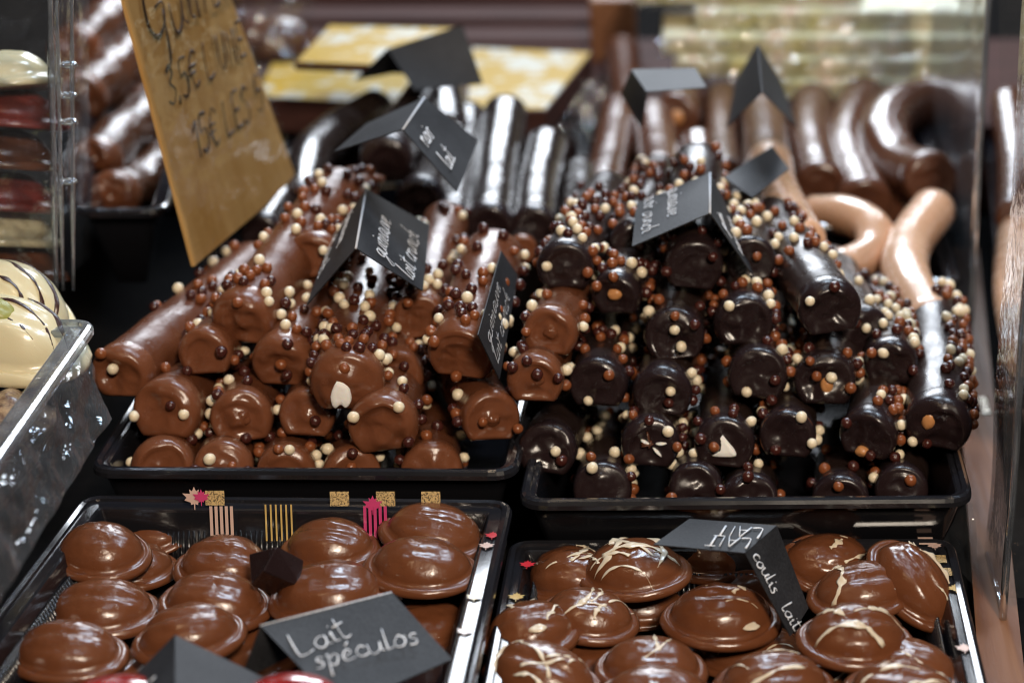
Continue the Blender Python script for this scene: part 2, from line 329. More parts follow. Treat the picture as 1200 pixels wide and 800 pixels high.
def lettering(text, org, u, v, size, pen, mat, parent, name='handwriting', jitter=0.02, lift=0.0005, thick=0.35):
    """strokes as thin flat ribbons lying on the card; org = baseline start, u = reading direction, v = letter up"""
    rnd = random.Random(text); u = norm(u); v = norm(v - np.dot(v, u) * u); nrm = np.cross(u, v)
    V, F = [], []; x = 0
    for ch in text:
        w, strokes = G[ch]; dy = rnd.uniform(-jitter, jitter) * 2
        for st in strokes:
            pts = [np.array((a + rnd.uniform(-jitter, jitter), b + dy + rnd.uniform(-jitter, jitter))) for a, b in st]
            k = 2 if len(pts) == 2 else 4 * len(pts)
            Q = [org + u * (x + q[0] + q[1] * 0.12) * size + v * q[1] * size + nrm * lift for q in catmull(pts, k)]
            ph = rnd.uniform(0, 6)
            vv, ff = tube(Q, pen, 6, lambda t: 0.75 + 0.3 * math.sin(t * 7 + ph), up=nrm, flat=thick)
            o = len(V); V += vv; F += [tuple(i + o for i in f) for f in ff]
        x += w
    return mk(name, V, F, mat, parent)

# ------------------------------------------------------------------ chocolate sticks
STICKS = []   # (centreline samples, radius) for keeping sprinkles outside
def fbm(p, s): return noise.fractal(Vector(p) * s, 1.0, 2.0, 3)
def stick_path(spec):
    pts = spec['pts']
    return pts
def solve_back(Pf, bx, by, L):
    lo, hi = Pf[1], Pf[1] + L
    if np.linalg.norm(at_Y(bx, by, lo) - Pf) > L: return at_Y(bx, by, Pf[1] + L * 0.4)
    for _ in range(40):
        m = (lo + hi) / 2
        if np.linalg.norm(at_Y(bx, by, m) - Pf) < L: lo = m
        else: hi = m
    return at_Y(bx, by, lo)
def frames(P, roll=0.0):
    out = []; n = len(P)
    for i, p in enumerate(P):
        t = norm(P[min(i + 1, n - 1)] - P[max(i - 1, 0)])
        s = norm(np.cross(t, (0, 0, 1.0))); u = np.cross(s, t)
        c, d = math.cos(roll), math.sin(roll)
        out.append((p, t, s * c + u * d, u * c - s * d))
    return out
NS = 44
def section(a, flat=0.76, flare=0.07):
    x, y = math.cos(a), math.sin(a)
    if y < -flat:
        k = (-flat - y) / (1 - flat)
        y = -flat; x *= 1 + flare * (1 - k)
    elif y < -flat + 0.25:
        k = (-flat + 0.25 - y) / 0.25; x *= 1 + flare * k
    return x, y
def build_stick(root, P, r, mat_body, mat_cap, roll=0.0, rough=1.0, style='dimple', flat=0.76, seed=0, mat_flat=None, nb=26):
    rnd = random.Random(seed); fr = frames(P, roll); off = seed * 3.71
    # body
    V = []; n = len(fr)
    for i, (p, t, s, u) in enumerate(fr):
        for k in range(NS):
            a = 2 * math.pi * k / NS; x, y = section(a, flat)
            q = p + (s * x + u * y) * r
            d = fbm(q + off, 55) * 0.055 * r * rough + fbm(q + off, 210) * 0.016 * r * rough
            V.append(q + (s * x + u * y) * d)
    F = grid_faces(n, NS)
    o = len(V); V.append(fr[-1][0] + fr[-1][1] * r * 0.25)
    for k in range(NS): F.append(((n - 1) * NS + k, (n - 1) * NS + (k + 1) % NS, o))
    body = mk('body', V, F, [mat_body] + ([mat_flat] if mat_flat else []), root)
    if mat_flat:
        idx = [1 if (math.sin(2 * math.pi * ((j % NS) + 0.5) / NS) < -flat) else 0 for j in range(len(F))]
        body.data.polygons.foreach_set('material_index', idx)
    # dipped cap, a hair proud of the body
    p, t, s, u = fr[0]
    back = [(-0.55, 1.004), (-0.42, 1.03), (-0.2, 1.035), (0.0, 1.03), (0.12, 1.0), (0.20, 0.95), (0.255, 0.88), (0.27, 0.80)]
    if style == 'dimple': inn = [(0.27, .72), (0.255, .62), (0.235, .52), (0.22, .42), (0.215, .3), (0.215, .18), (0.22, .08)]
    elif style == 'nub': inn = [(0.25, .72), (0.22, .62), (0.20, .52), (0.20, .42), (0.235, .3), (0.29, .18), (0.32, .08)]
    elif style == 'round': inn = [(0.32, .72), (0.38, .60), (0.42, .5), (0.45, .4), (0.47, .28), (0.48, .18), (0.485, .08)]
    else: inn = [(0.25, .72), (0.235, .62), (0.23, .52), (0.225, .42), (0.225, .3), (0.225, .18), (0.225, .08)]
    capn = rnd.uniform(.12, .26); crn = rnd.uniform(0, .15); crr = rnd.uniform(.55, .75); ctilt = rnd.uniform(.02, .13)
    rings = back + inn; ox, oy = rnd.uniform(-.12, .12), rnd.uniform(-.12, .12); ph = rnd.uniform(0, 6.28)
    V = []
    for (dz, sc) in rings:
        for k in range(NS):
            a = 2 * math.pi * k / NS; x, y = section(a, flat)
            w = max(0, 1 - sc) ; w = min(1, w * 1.6)
            cx, cy = x * sc + ox * w, y * sc + oy * w
            q = p + (s * cx + u * cy) * r - t * dz * r
            face = min(1, max(0, (1.0 - sc) * 3.5))
            d = (fbm(q + off + 5, 65) * capn + fbm(q + off + 9, 190) * 0.04) * r * face * rough
            d += ctilt * r * sc * min(1, max(0, dz * 4)) * math.sin(a + ph)
            crescent = math.exp(-((sc - crr) / 0.08) ** 2) * max(0, math.sin(a + 0.9 * math.sin(ph) - 0.3)) * crn * r
            lip = fbm(q + off + 2, 90) * 0.03 * r if dz < 0 else 0
            V.append(q - t * (d + crescent) + (s * x + u * y) * lip)
    nr = len(rings); F = grid_faces(nr, NS)
    o = len(V); V.append(np.mean(V[-NS:], axis=0))
    for k in range(NS): F.append(((nr - 1) * NS + k, (nr - 1) * NS + (k + 1) % NS, o))
    capo = mk('dipped_end', V, [f[::-1] for f in F], mat_cap, root)
    return body, fr, (ox, oy)

def lump(name, c, axes, rad, mat, parent, seed=0, amp=0.12, n=14, m=20):
    """rounded irregular lump; axes = three unit vectors, rad = three radii"""
    V = []; A = [np.asarray(a) for a in axes]
    for i in range(n + 1):
        th = math.pi * i / n
        for k in range(m):
            ph = 2 * math.pi * k / m
            d = np.array([math.sin(th) * math.cos(ph), math.sin(th) * math.sin(ph), math.cos(th)])
            q = 1 + amp * fbm(d * 0.5 + seed * 1.7, 2.2)
            V.append(np.asarray(c) + (A[0] * d[0] * rad[0] + A[1] * d[1] * rad[1] + A[2] * d[2] * rad[2]) * q)
    return mk(name, V, grid_faces(n + 1, m), mat, parent)

# sprinkle meshes (unit radius, lightly dented), shared by every sprinkle
def sprinkle_mesh(name, mat, seed):
    import bmesh
    bm = bmesh.new(); bmesh.ops.create_icosphere(bm, subdivisions=3, radius=1)
    for v in bm.verts:
        k = 1 + 0.07 * noise.noise(v.co * 1.6 + Vector((seed * 5.3, 0, 0)))
        v.co *= k; v.co.z *= 0.93
        d = (v.co - Vector((0.35, 0.2, 0.95))).length
        if seed % 2 and d < 0.35: v.co *= 1 - 0.08 * (1 - d / 0.35)
    for f in bm.faces: f.smooth = True
    me = bpy.data.meshes.new(name); bm.to_mesh(me); bm.free(); me.materials.append(mat); return me
SPR = {c: [sprinkle_mesh('sprinkle', M['s_' + c], i + 7 * j) for i in range(3)] for j, c in enumerate(('milk', 'dark', 'white'))}
BALLS = []  # world positions
def clear_of_sticks(p, rb, own):
    for i, (Q, r, _) in enumerate(STICKS):
        if i == own: continue
        d = np.sqrt(((Q - p) ** 2).sum(1)).min()
        if d < r * 1.02 + rb * 0.35: return False
    return True
def add_sprinkles(idx, root, fr, r, n, rnd, span=(0.05, 1.0), arc=(-20, 200), face=5, mixw=(0.36, 0.36, 0.28), cluster=0.5):
    L = sum(np.linalg.norm(fr[i + 1][0] - fr[i][0]) for i in range(len(fr) - 1)); org = origin_of(root)
    centres = [(span[0] + (span[1] - span[0]) * rnd.random() ** 1.6, math.radians(rnd.uniform(*arc))) for _ in range(max(2, n // 9))]
    placed = 0; tries = 0; runs = 0; last = None
    while placed < n and tries < n * 25:
        tries += 1; rb = rnd.uniform(0.00215, 0.00264)
        if placed < face:
            a = rnd.uniform(0, 2 * math.pi); q = rnd.choice((0.85, 0.9, 0.6, 0.95, 0.35))
            p, t, s, u = fr[0]
            if math.sin(a) * q < -0.7: continue
            pos = p + (s * math.cos(a) + u * math.sin(a)) * q * r - t * (0.27 * r + rb * 0.55)
        else:
            if rnd.random() < cluster:
                cs, ca = rnd.choice(centres); sv = cs + rnd.gauss(0, 0.006 / L); a = ca + rnd.gauss(0, 0.28)
            else: sv = span[0] + (span[1] - span[0]) * rnd.random() ** 1.5; a = math.radians(rnd.uniform(*arc))
            if not (0 <= sv <= 1): continue
            fi = sv * (len(fr) - 1); i = min(int(fi), len(fr) - 2); w = fi - i
            p = fr[i][0] * (1 - w) + fr[i + 1][0] * w; t, s, u = fr[i][1:]
            pos = p + (s * math.cos(a) + u * math.sin(a)) * (r * 1.01 + rb * 0.5)
        if BALLS:
            B = BALL_ARR[:len(BALLS)]
            d2 = ((B - pos) ** 2).sum(1).min()
            if d2 < (rb * 1.75) ** 2: continue
        if not clear_of_sticks(pos, rb, idx): continue
        BALL_ARR[len(BALLS)] = pos; BALLS.append(1)
        c = rnd.choices(('milk', 'dark', 'white'), mixw)[0]
        o = bpy.data.objects.new('sprinkle', rnd.choice(SPR[c])); COL.objects.link(o); o.parent = root
        o.location = tuple(pos - org); o.scale = (rb, rb, rb); o.rotation_euler = (rnd.uniform(0, 6), rnd.uniform(0, 6), rnd.uniform(0, 6))
        placed += 1
BALL_ARR = np.zeros((9000, 3))

# ================================================================== THE SETTING
# stall table
v, f = box_v((0, 0.9, -0.02), (1.6, 2.1, 0.02)); tb = mk('stall_table', v, f, M['cloth'], smooth=False)
tag(tb, kind='structure')
# back board far behind the stall
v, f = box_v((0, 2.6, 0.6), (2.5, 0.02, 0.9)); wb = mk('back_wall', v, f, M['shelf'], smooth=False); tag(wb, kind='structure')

# ------------------------------------------------------------------ trays
def rounded_quad(C, inset, rad, n=6, z=None):
    """C: four corners (x,y) ccw; returns loop of points inset by `inset` with rounded corners"""
    C = [np.array(c[:2], float) for c in C]; out = []
    m = len(C); L = []
    for i in range(m):
        a, b = C[i], C[(i + 1) % m]; d = norm(b - a); nrm = np.array([-d[1], d[0]]); L.append((a + nrm * inset, d))
    pts = []
    for i in range(m):
        (p, d), (q, e) = L[i - 1], L[i]
        t = np.linalg.solve(np.array([d, -e]).T, q - p); pts.append(p + d * t[0])
    for i in range(m):
        p = pts[i]; a = norm(pts[i - 1] - p); b = norm(pts[(i + 1) % m] - p)
        r = max(rad - inset, 0.002)
        A, B = p + a * r, p + b * r
        for k in range(n + 1):
            t = k / n; out.append((1 - t) ** 2 * A + 2 * t * (1 - t) * p + t * t * B)
    return out
def make_tray(corners, Z, depth_z, label, group, rimw=0.009, wall_in=0.008, mat='tray', rimmat='tray_rim', rad=0.012, category='tray', name='confectionery_tray'):
    C = [np.array(c[:2]) for c in corners]
    root = thing(name, (np.mean([c[0] for c in C]), np.mean([c[1] for c in C]), Z - depth_z), label, category, group)
    def loops(L, mat, nm):
        V = []; 
        for ins, z in L:
            for p in rounded_quad(C, ins, rad): V.append((p[0], p[1], z))
        n = len(V) // len(L); return V, grid_faces(len(L), n), n
    Vr, Fr, n = loops([(0.0012, Z - .0045), (0.0, Z - .004), (0.0, Z - .002), (0.0008, Z - .0006), (0.002, Z), (0.0038, Z - .0004), (0.0042, Z - .0016), (rimw - .0012, Z - .0016), (rimw - .0005, Z - .0022), (rimw, Z - .004)], None, None)
    mk('rim', Vr, Fr, M[rimmat], root, smooth=False)
    zb = Z - depth_z
    V2, F2, n = loops([(rimw - .0002, Z - .0032), (rimw + .002, Z - .010), (rimw + wall_in - .002, zb + .006), (rimw + wall_in, zb + .0025), (rimw + wall_in + .003, zb + .0012)], None, None)
    k = len(V2); V2 += [(p[0], p[1], zb + .0012) for p in rounded_quad(C, rimw + wall_in + .003, rad)][:0]
    F2.append(tuple(range(k - n, k)))
    Vo, Fo, n = loops([(0.0014, Z - .0045), (rimw - .003, Z - .0055), (rimw - .001, Z - .012), (rimw + wall_in - .001, zb + .001), (rimw + wall_in + .002, zb)], None, None)
    o = len(V2); V2 += Vo; F2 += [tuple(i + o for i in f[::-1]) for f in Fo]; F2.append(tuple(o + len(Vo) - 1 - i for i in range(n)))
    mk('basin', V2, F2, M[mat], root)
    return root
def ccw(nl, nr, fr_, fl): return [fl, fr_, nr, nl]

Zl, Zr = 0.060, 0.055
# corners: front-left, front-right, back-right, back-left
A = at_Z(100, 550, Zl); B = at_Z(606, 553, Zl); C_ = at_Z(640, 300, Zl); D_ = at_Z(230, 300, Zl)
Bx = [A, B, (B[0] + 0.004, A[1] + .25, Zl), (A[0] + .004, A[1] + .25, Zl)]
tray_ml = make_tray(Bx, Zl, .045, 'black plastic tray heaped with sprinkled milk chocolate sticks', 'black display trays', rimw=.007)
A = at_Z(606, 588, Zr); B = at_Z(1143, 584, Zr)
tray_dk = make_tray([A, B, (B[0] - .001, A[1] + .24, Zr), (A[0] + .004, A[1] + .24, Zr)], Zr, .042, 'black plastic tray heaped with sprinkled dark chocolate sticks', 'black display trays', rimw=.007)
# front trays with ribbed, printed walls
ZfL, ZfR = 0.050, 0.034
A = at_Z(98, 577, ZfL); B = at_Z(603, 583, ZfL); E = at_Z(548, 830, ZfL); F_ = at_Z(-95, 830, ZfL)
tray_fl = make_tray([F_, E, B, A], ZfL, .034, 'printed black tray of plain milk chocolate shells with maple leaf print', 'printed front trays', rimw=.010, rad=.010)
A2 = at_Z(596, 630, ZfR); B2 = at_Z(1118, 628, ZfR); E2 = at_Z(1168, 840, ZfR); F2_ = at_Z(556, 840, ZfR)
tray_fr = make_tray([F2_, E2, B2, A2], ZfR, .030, 'printed black tray of white drizzled milk chocolate shells', 'printed front trays', rimw=.008, rad=.010)

def ribs(root, a, b, ztop, zbot, inn, pitch=0.0021, label=None):
    """vertical ribs moulded in the wall between a and b (joined: each under ten pixels)"""
    a, b = np.array(a), np.array(b); d = norm((b - a)[:2]); L = np.linalg.norm((b - a)[:2]); nrm = np.array([-d[1], d[0]])
    V, F = [], []; n = int(L / pitch)
    for i in range(n):
        c = a[:2] + d * (i + .5) * pitch
        P = [np.array([*(c + nrm * 0.001), ztop]), np.array([*(c + nrm * (inn + .0006)), zbot])]
        vv, ff = tube(P, pitch * 0.36, 6, up=(nrm[0], nrm[1], 0.3)); o = len(V); V += vv; F += [tuple(j + o for j in f) for f in ff]
    r_ = mk('ribbed_wall', V, F, M['tray'], root); r_['kind'] = 'stuff'; return r_
# back wall ribs (wall runs from left to right, inward is toward the viewer)
def inset_pt(p, dx, dy, z): return np.array([p[0] + dx, p[1] + dy, z])
for root, A_, B_, E_, F__, z, in ((tray_fl, A, B, E, F_, ZfL), (tray_fr, A2, B2, E2, F2_, ZfR)):
    ribs(root, inset_pt(B_, -.016, -.0105, z), inset_pt(A_, .016, -.0105, z), z - .010, z - .027, .007)
    ribs(root, inset_pt(E_, -.0105, .01, z), inset_pt(B_, -.0105, -.016, z), z - .008, z - .026, .007)
    ribs(root, inset_pt(A_, .0105, -.016, z), inset_pt(F__, .0105, .01, z), z - .008, z - .026, .007)

def maple(c, u, v, size, mat, root):
    """flat five-lobed leaf print"""
    pts = [(0, 1), (.16, .62), (.38, .78), (.34, .42), (.95, .45), (.62, .1), (.8, -.12), (.3, -.3), (.28, -.5), (.05, -.42), (.04, -.9), (-.04, -.9), (-.05, -.42), (-.28, -.5), (-.3, -.3), (-.8, -.12), (-.62, .1), (-.95, .45), (-.34, .42), (-.38, .78), (-.16, .62)]
    u, v = norm(u), norm(v); n_ = np.cross(u, v)
    V = [c + u * x * size + v * y * size + n_ * .0003 for x, y in pts] + [c + n_ * .0003]; k = len(pts)
    return mk('leaf_print', V, [(i, (i + 1) % k, k) for i in range(k)], mat, root, smooth=False)
def patch(c, u, v, w, h, mat, root, name='gold_print'):
    u, v = norm(u), norm(v); n_ = np.cross(u, v); c = c + n_ * .00025
    return mk(name, [c - u * w - v * h, c + u * w - v * h, c + u * w + v * h, c - u * w + v * h], [(0, 1, 2, 3)], mat, root, smooth=False)
# back wall of left front tray: prints on smooth band above the ribs
X1 = np.array([1, 0, 0.0]); wallv = norm(np.array([0, .25, 1.0]))
yb = A[1] - .0118
def onwall(px, py, y=yb): return at_Y(px, py, y)
maple(onwall(228, 584), X1, wallv, .0050, M['palepink'], tray_fl)
maple(onwall(236, 583, yb - .0006), X1, wallv, .0036, M['pink'], tray_fl)
for px in (252, 398, 452, 505): patch(onwall(px, 584 if px > 300 else 583), X1, wallv, .0038, .0030, M['glitter'], tray_fl)
for px in (260, 440): 
    for k in range(5): patch(at_Y(px - 12 + k * 6, 612, yb - .0036), X1, wallv, .0006, .0068, M['pink'] if px > 300 else M['palepink'], tray_fl, 'stripe_print')
for k in range(6): patch(at_Y(312 + k * 6, 612, yb - .0036), X1, wallv, .00035, .0075, M['gold'], tray_fl, 'stripe_print')
maple(onwall(437, 592, yb - .001), X1, wallv, .0042, M['pink'], tray_fl)
# right rim of left tray: leaves
for (px, py, m_) in ((577, 628, 'red_print'), (570, 640, 'palepink'), (545, 740, 'palepink'), (556, 700, 'gold')):
    maple(at_Z(px, py, ZfL - .0011), X1, np.array([0, 1.0, 0]), .0034, M[m_], tray_fl)
for (px, py, m_) in ((618, 662, 'red_print'), (605, 700, 'gold'), (1095, 640, 'palepink'), (1120, 690, 'gold'), (1130, 760, 'palepink')):
    maple(at_Z(px, py, ZfR - .001), X1, np.array([0, 1.0, 0]), .0036, M[m_], tray_fr)
for (px, py) in ((1085, 634), (1100, 655), (1106, 670)): patch(at_Z(px, py, ZfR - .001), X1, np.array([0, 1.0, 0]), .003, .003, M['palepink' if px == 1085 else 'glitter'], tray_fr)

# ================================================================== STICKS: specification
milk = [
 # fx, fy, r, bx, by, Yf, style, label, extras, n sprinkles
 (142, 438, 38, 300, 312, None, 'flat', 'leftmost milk chocolate stick with a broad glossy top, end in shade', {}, 30),
 (240, 414, 33, 340, 318, None, 'dimple', 'milk chocolate stick with round dished end beside the leftmost stick', {}, 40),
 (284, 374, 39, 398, 224, None, 'nub', 'large milk chocolate stick with pointed swirl on its end, below the price board', {}, 64),
 (331, 425, 38, 415, 300, None, 'dimple', 'milk chocolate stick with one brown pearl in the middle of its end', {'pearl': (0.05, 0.1)}, 34),
 (407, 448, 45, 440, 318, .030, 'round', 'milk chocolate stick with white marshmallow showing through its end', {'mallow': (-.15, -.12)}, 70),
 (449, 498, 43, 482, 395, .022, 'dimple', 'bare ended milk chocolate stick just right of the marshmallow one', {}, 34),
 (283, 490, 38, 322, 405, None, 'nub', 'milk chocolate stick with nutty bump and white pearls at its end, low left', {}, 30),
 (360, 486, 34, 388, 420, None, 'nub', 'small milk chocolate stick with two brown pearls under the marshmallow one', {}, 26),
 (541, 414, 42, 578, 300, .045, 'flat', 'milk chocolate stick thick with pearls, a dark card leaning on its right side', {'L': .085}, 50),
 (575, 490, 36, 520, 405, .030, 'nub', 'milk chocolate stick pointing down to the right, under the turned stick', {}, 12),
 (645, 390, 34, 690, 300, .052, 'nub', 'milk chocolate stick with a dark pearl, topmost beside the dark sticks', {}, 22),
 (627, 445, 35, 655, 360, .036, 'nub', 'dented milk chocolate stick leaning on the lowest left dark stick', {}, 16),
 (262, 548, 36, 285, 478, None, 'round', 'bottom row milk chocolate stick with an orange glint, left', {}, 16),
 (336, 553, 36, 350, 485, None, 'dimple', 'bottom row milk chocolate stick, between two others by the rim', {}, 12),
 (412, 556, 36, 425, 490, None, 'dimple', 'bottom row milk chocolate stick under the bare ended stick', {}, 8),
 (506, 552, 38, 505, 470, None, 'round', 'bottom row milk chocolate stick topped with a white pearl cluster', {}, 26),
 (196, 482, 42, 275, 405, None, 'dimple', 'shaded milk chocolate stick below the leftmost stick', {}, 16),
 (190, 548, 38, 245, 480, None, 'flat', 'darkest milk chocolate stick in the left corner of the tray', {}, 8),
 (492, 372, 33, 522, 262, .085, 'flat', 'milk chocolate stick half hidden right of the folded card', {}, 40),
 (368, 302, 33, 418, 222, .115, 'flat', 'milk chocolate stick behind the folded card, top of the heap', {}, 46),
 (462, 440, 36, 478, 345, .06, 'dimple', 'buried milk chocolate stick sprinkled thickly below the folded card', {}, 40),
]
dark = [
 (662, 313, 35, 712, 228, None, 'nub', 'topmost left dark chocolate stick with a small dark pearl on its end', {}, 62),
 (723, 345, 31, 768, 245, None, 'flat', 'dark chocolate stick with an orange hazelnut in its end, left of folded card', {'nut': (-.05, .1, .33, .26)}, 40),
 (813, 312, 36, 818, 195, None, 'flat', 'dark chocolate stick directly under the folded card', {}, 54),
 (790, 394, 37, 800, 300, None, 'dimple', 'dark chocolate stick with crescent dent, centre of heap below folded card', {}, 34),
 (871, 378, 37, 878, 282, None, 'dimple', 'dark chocolate stick with white pearl on its end, right below folded card', {}, 40),
 (973, 362, 39, 902, 262, .060, 'dimple', 'big dark chocolate stick slanting left with a broad grey sheen', {}, 44),
 (1010, 392, 36, 975, 315, .085, 'dimple', 'dark chocolate stick tucked behind the slanting grey sheened one', {}, 20),
 (701, 450, 36, 722, 365, None, 'dimple', 'dark chocolate stick with a pearl cluster above it, beside the milk sticks', {}, 40),
 (776, 460, 37, 795, 378, None, 'dimple', 'dark chocolate stick with cracked brown fragment on its end', {'crack': 1}, 40),
 (888, 440, 37, 893, 355, None, 'flat', 'dark chocolate stick with smooth dull end, right of centre', {}, 40),
 (966, 446, 38, 985, 360, None, 'dimple', 'dark chocolate stick with an upright almond under a white pearl', {'nut': (.1, -.1, .22, .32)}, 34),
 (1018, 510, 36, 1055, 385, .030, 'flat', 'dark chocolate stick with a low almond, second from the right rim', {'nut': (-.1, -.55, .27, .2)}, 50),
 (1100, 497, 41, 1092, 362, .030, 'flat', 'rightmost dark chocolate stick with orange almond end and sprinkled top', {'nut': (-.35, .2, .22, .33)}, 70),
 (762, 520, 36, 775, 440, None, 'dimple', 'dark chocolate stick with torn end showing shiny filling', {'torn': 1}, 24),
 (849, 520, 37, 860, 440, None, 'dimple', 'dark chocolate stick with a white marshmallow triangle showing', {'mallow': (-.1, -.02)}, 30),
 (923, 510, 35, 932, 430, None, 'flat', 'dark chocolate stick with thin brown ring round its end', {'ring': 1}, 26),
 (641, 528, 36, 670, 455, None, 'dimple', 'lowest left dark chocolate stick with plain matt end', {}, 12),
 (706, 574, 36, 716, 505, None, 'round', 'bottom row dark chocolate stick at left, white pearls above', {}, 24),
 (815, 572, 33, 822, 500, None, 'nub', 'bottom row dark chocolate stick ringed with dark pearls', {}, 20),
 (878, 586, 35, 884, 520, None, 'dimple', 'bottom row dark chocolate stick below the marshmallow triangle', {}, 14),
 (985, 586, 35, 992, 520, None, 'dimple', 'bottom row dark chocolate stick with single white pearl above', {}, 12),
 (1056, 574, 33, 1066, 500, None, 'round', 'bottom row dark chocolate stick at right with three pearls', {}, 16),
 (742, 285, 30, 772, 205, .115, 'flat', 'dark chocolate stick behind the hazelnut one, top of heap', {}, 40),
 (880, 305, 31, 868, 225, .10, 'flat', 'dark chocolate stick rising behind right side of folded card', {}, 34),
 (1044, 425, 33, 1036, 345, .065, 'flat', 'dark chocolate stick thick with pearls between two right hand sticks', {}, 46),
]
def spec_stick(row, kind, seed):
    fx, fy, rpx, bx, by, Yf, style, label, ex, ns = row
    rim = 556 if kind == 'milk' else 590
    if Yf is None: Yf = (0.019 if kind == 'milk' else 0.010) + max(0, rim - fy) * 0.00028
    Pf = at_Y(fx, fy, Yf); r = rw(rpx, Pf) * 0.93
    Pb = solve_back(Pf, bx, by, ex.get('L', 0.118))
    mid = (Pf + Pb) / 2 + np.array([random.uniform(-.001, .001), 0, random.uniform(-.0008, .0012)])
    P = catmull([Pf, mid, Pb], 26)
    return dict(P=P, r=r, style=style, label=label, ex=ex, ns=ns, kind=kind, seed=seed)
specs = [spec_stick(r_, 'milk', i) for i, r_ in enumerate(milk)] + [spec_stick(r_, 'dark', 100 + i) for i, r_ in enumerate(dark)]
for s_ in specs: STICKS.append((np.array(s_['P']), s_['r'], s_['label']))

# plain sticks behind: (points px,py ; Y front .. back), radius px, material
plain = [
 ([(573, 266), (582, 200), (592, 135)], (.205, .36), 30, 'dark', 'plain black chocolate stick standing tallest in the row, centre back'),
 ([(625, 268), (630, 220), (641, 172)], (.205, .32), 28, 'dark', 'plain black chocolate stick with slight bend, beside the tallest one'),
 ([(678, 262), (680, 235), (680, 205)], (.215, .30), 24, 'dark', 'short plain black chocolate stick at the right end of the row'),
 ([(612, 292), (612, 278), (614, 262)], (.185, .235), 17, 'milk', 'small brown ended stick poking out under the bent black one'),
 ([(530, 262), (540, 200), (548, 140)], (.215, .37), 27, 'dark', 'plain black chocolate stick left of the tallest one'),
 ([(453, 187), (480, 145), (514, 98)], (.250, .40), 31, 'dark', 'hollow ended black chocolate stick under the rear folded card'),
 ([(522, 160), (517, 128), (511, 98)], (.330, .40), 30, 'dark', 'black chocolate stick end standing up behind the rear folded card'),
 ([(494, 236), (512, 205), (530, 165)], (.225, .33), 30, 'dark', 'black chocolate stick with round end below the rear folded card'),
 ([(352, 240), (362, 188), (395, 155), (440, 128)], (.230, .40), 27, 'dark', 'bent black chocolate stick with long white sheen, left of rear card'),
 ([(305, 272), (330, 235), (352, 205)], (.195, .27), 24, 'dark', 'dark stick with small round end beside the price board foot'),
 ([(938, 284), (922, 252), (908, 222), (902, 190)], (.165, .30), 30, 'pale', 'caramel coloured stick end standing just right of the small card'),
 ([(899, 205), (897, 160), (893, 122)], (.300, .44), 29, 'milkb', 'grey lustred milk chocolate stick behind the small card and caramel end'),
 ([(985, 318), (1022, 298), (1022, 270), (990, 253), (955, 252)], (.190, .27), 25, 'pale', 'caramel coloured stick curled like a hook'),
 ([(1090, 380), (1062, 325), (1066, 285), (1094, 246)], (.125, .26), 30, 'pale', 'caramel coloured stick bent in an s shape by the right rim'),
 ([(1012, 238), (992, 175), (1012, 118)], (.300, .46), 33, 'milkb', 'smooth milk chocolate stick arching left in the back tray'),
 ([(1090, 210), (1052, 194), (1036, 158), (1058, 128), (1112, 116)], (.300, .45), 33, 'milkb', 'smooth milk chocolate stick bent like a horseshoe in the back tray'),
 ([(962, 216), (950, 165), (952, 122)], (.310, .45), 29, 'milkb', 'smooth milk chocolate stick left of the arching one'),
 ([(1045, 240), (1062, 246), (1075, 252)], (.315, .34), 24, 'milkb', 'low milk chocolate stick lying under the horseshoe one'),
 ([(850, 205), (845, 160), (846, 115)], (.320, .46), 22, 'milkb', 'thin milk chocolate stick with a bright streak, left of the lustred caramel one'),
 ([(793, 137), (799, 120), (806, 104)], (.400, .50), 27, 'milkb', 'milk chocolate stick end with orange centre under pale folded card'),
 ([(775, 208), (770, 175), (765, 140)], (.300, .40), 28, 'milkb', 'reddish milk chocolate stick below the pale folded card'),
 ([(703, 235), (716, 180), (725, 130)], (.270, .42), 25, 'milkb', 'milk chocolate stick with curved streak beside the glittering wrapper'),
 ([(825, 240), (822, 205), (818, 170)], (.290, .36), 24, 'milkb', 'milk chocolate stick end low behind the sprinkled heap'),
 ([(738, 130), (733, 95), (730, 60)], (.420, .56), 22, 'milkb', 'far milk chocolate stick beside the wooden shelf end'),
 ([(132, 232), (165, 215), (205, 186)], (.250, .33), 31, 'messy', 'lumpy brown stick lowest in the left rear tray'),
 ([(112, 192), (150, 155), (195, 118)], (.270, .38), 30, 'messy', 'lumpy brown stick with nut flecks, middle of left rear tray'),
 ([(92, 118), (125, 92), (165, 60)], (.340, .44), 32, 'messy', 'lumpy brown stick with broad white sheen, upper left rear tray'),
 ([(88, 62), (112, 38), (140, 8)], (.40, .50), 30, 'messy', 'topmost lumpy brown stick in the left rear tray'),
 ([(160, 130), (190, 95), (200, 60)], (.40, .48), 28, 'messy', 'lumpy brown stick hidden behind the price board'),
 ([(1200, 420), (1186, 340), (1190, 270)], (.09, .27), 25, 'pale', 'caramel coloured stick beyond the clear divider at right'),
 ([(1190, 255), (1190, 190), (1182, 120)], (.27, .42), 24, 'milkb', 'milk chocolate stick beyond the clear divider at right'),
]
GRP = {'dark': 'plain black chocolate sticks', 'milk': 'plain black chocolate sticks', 'pale': 'caramel coloured sticks', 'milkb': 'smooth milk chocolate sticks', 'messy': 'lumpy sticks in the left rear tray'}
M['messy'] = choc('lumpy_coating', (0.055, 0.018, 0.008), (0.12, 0.045, 0.02), 0.2, 0.9, 90, 0.6)
MATS = {'dark': ('dark_back', 'dark_cap'), 'milk': ('dark_back', 'milk_cap'), 'pale': ('pale', 'pale'), 'milkb': ('milk_back', 'milk_back'), 'messy': ('messy', 'milk_cap')}
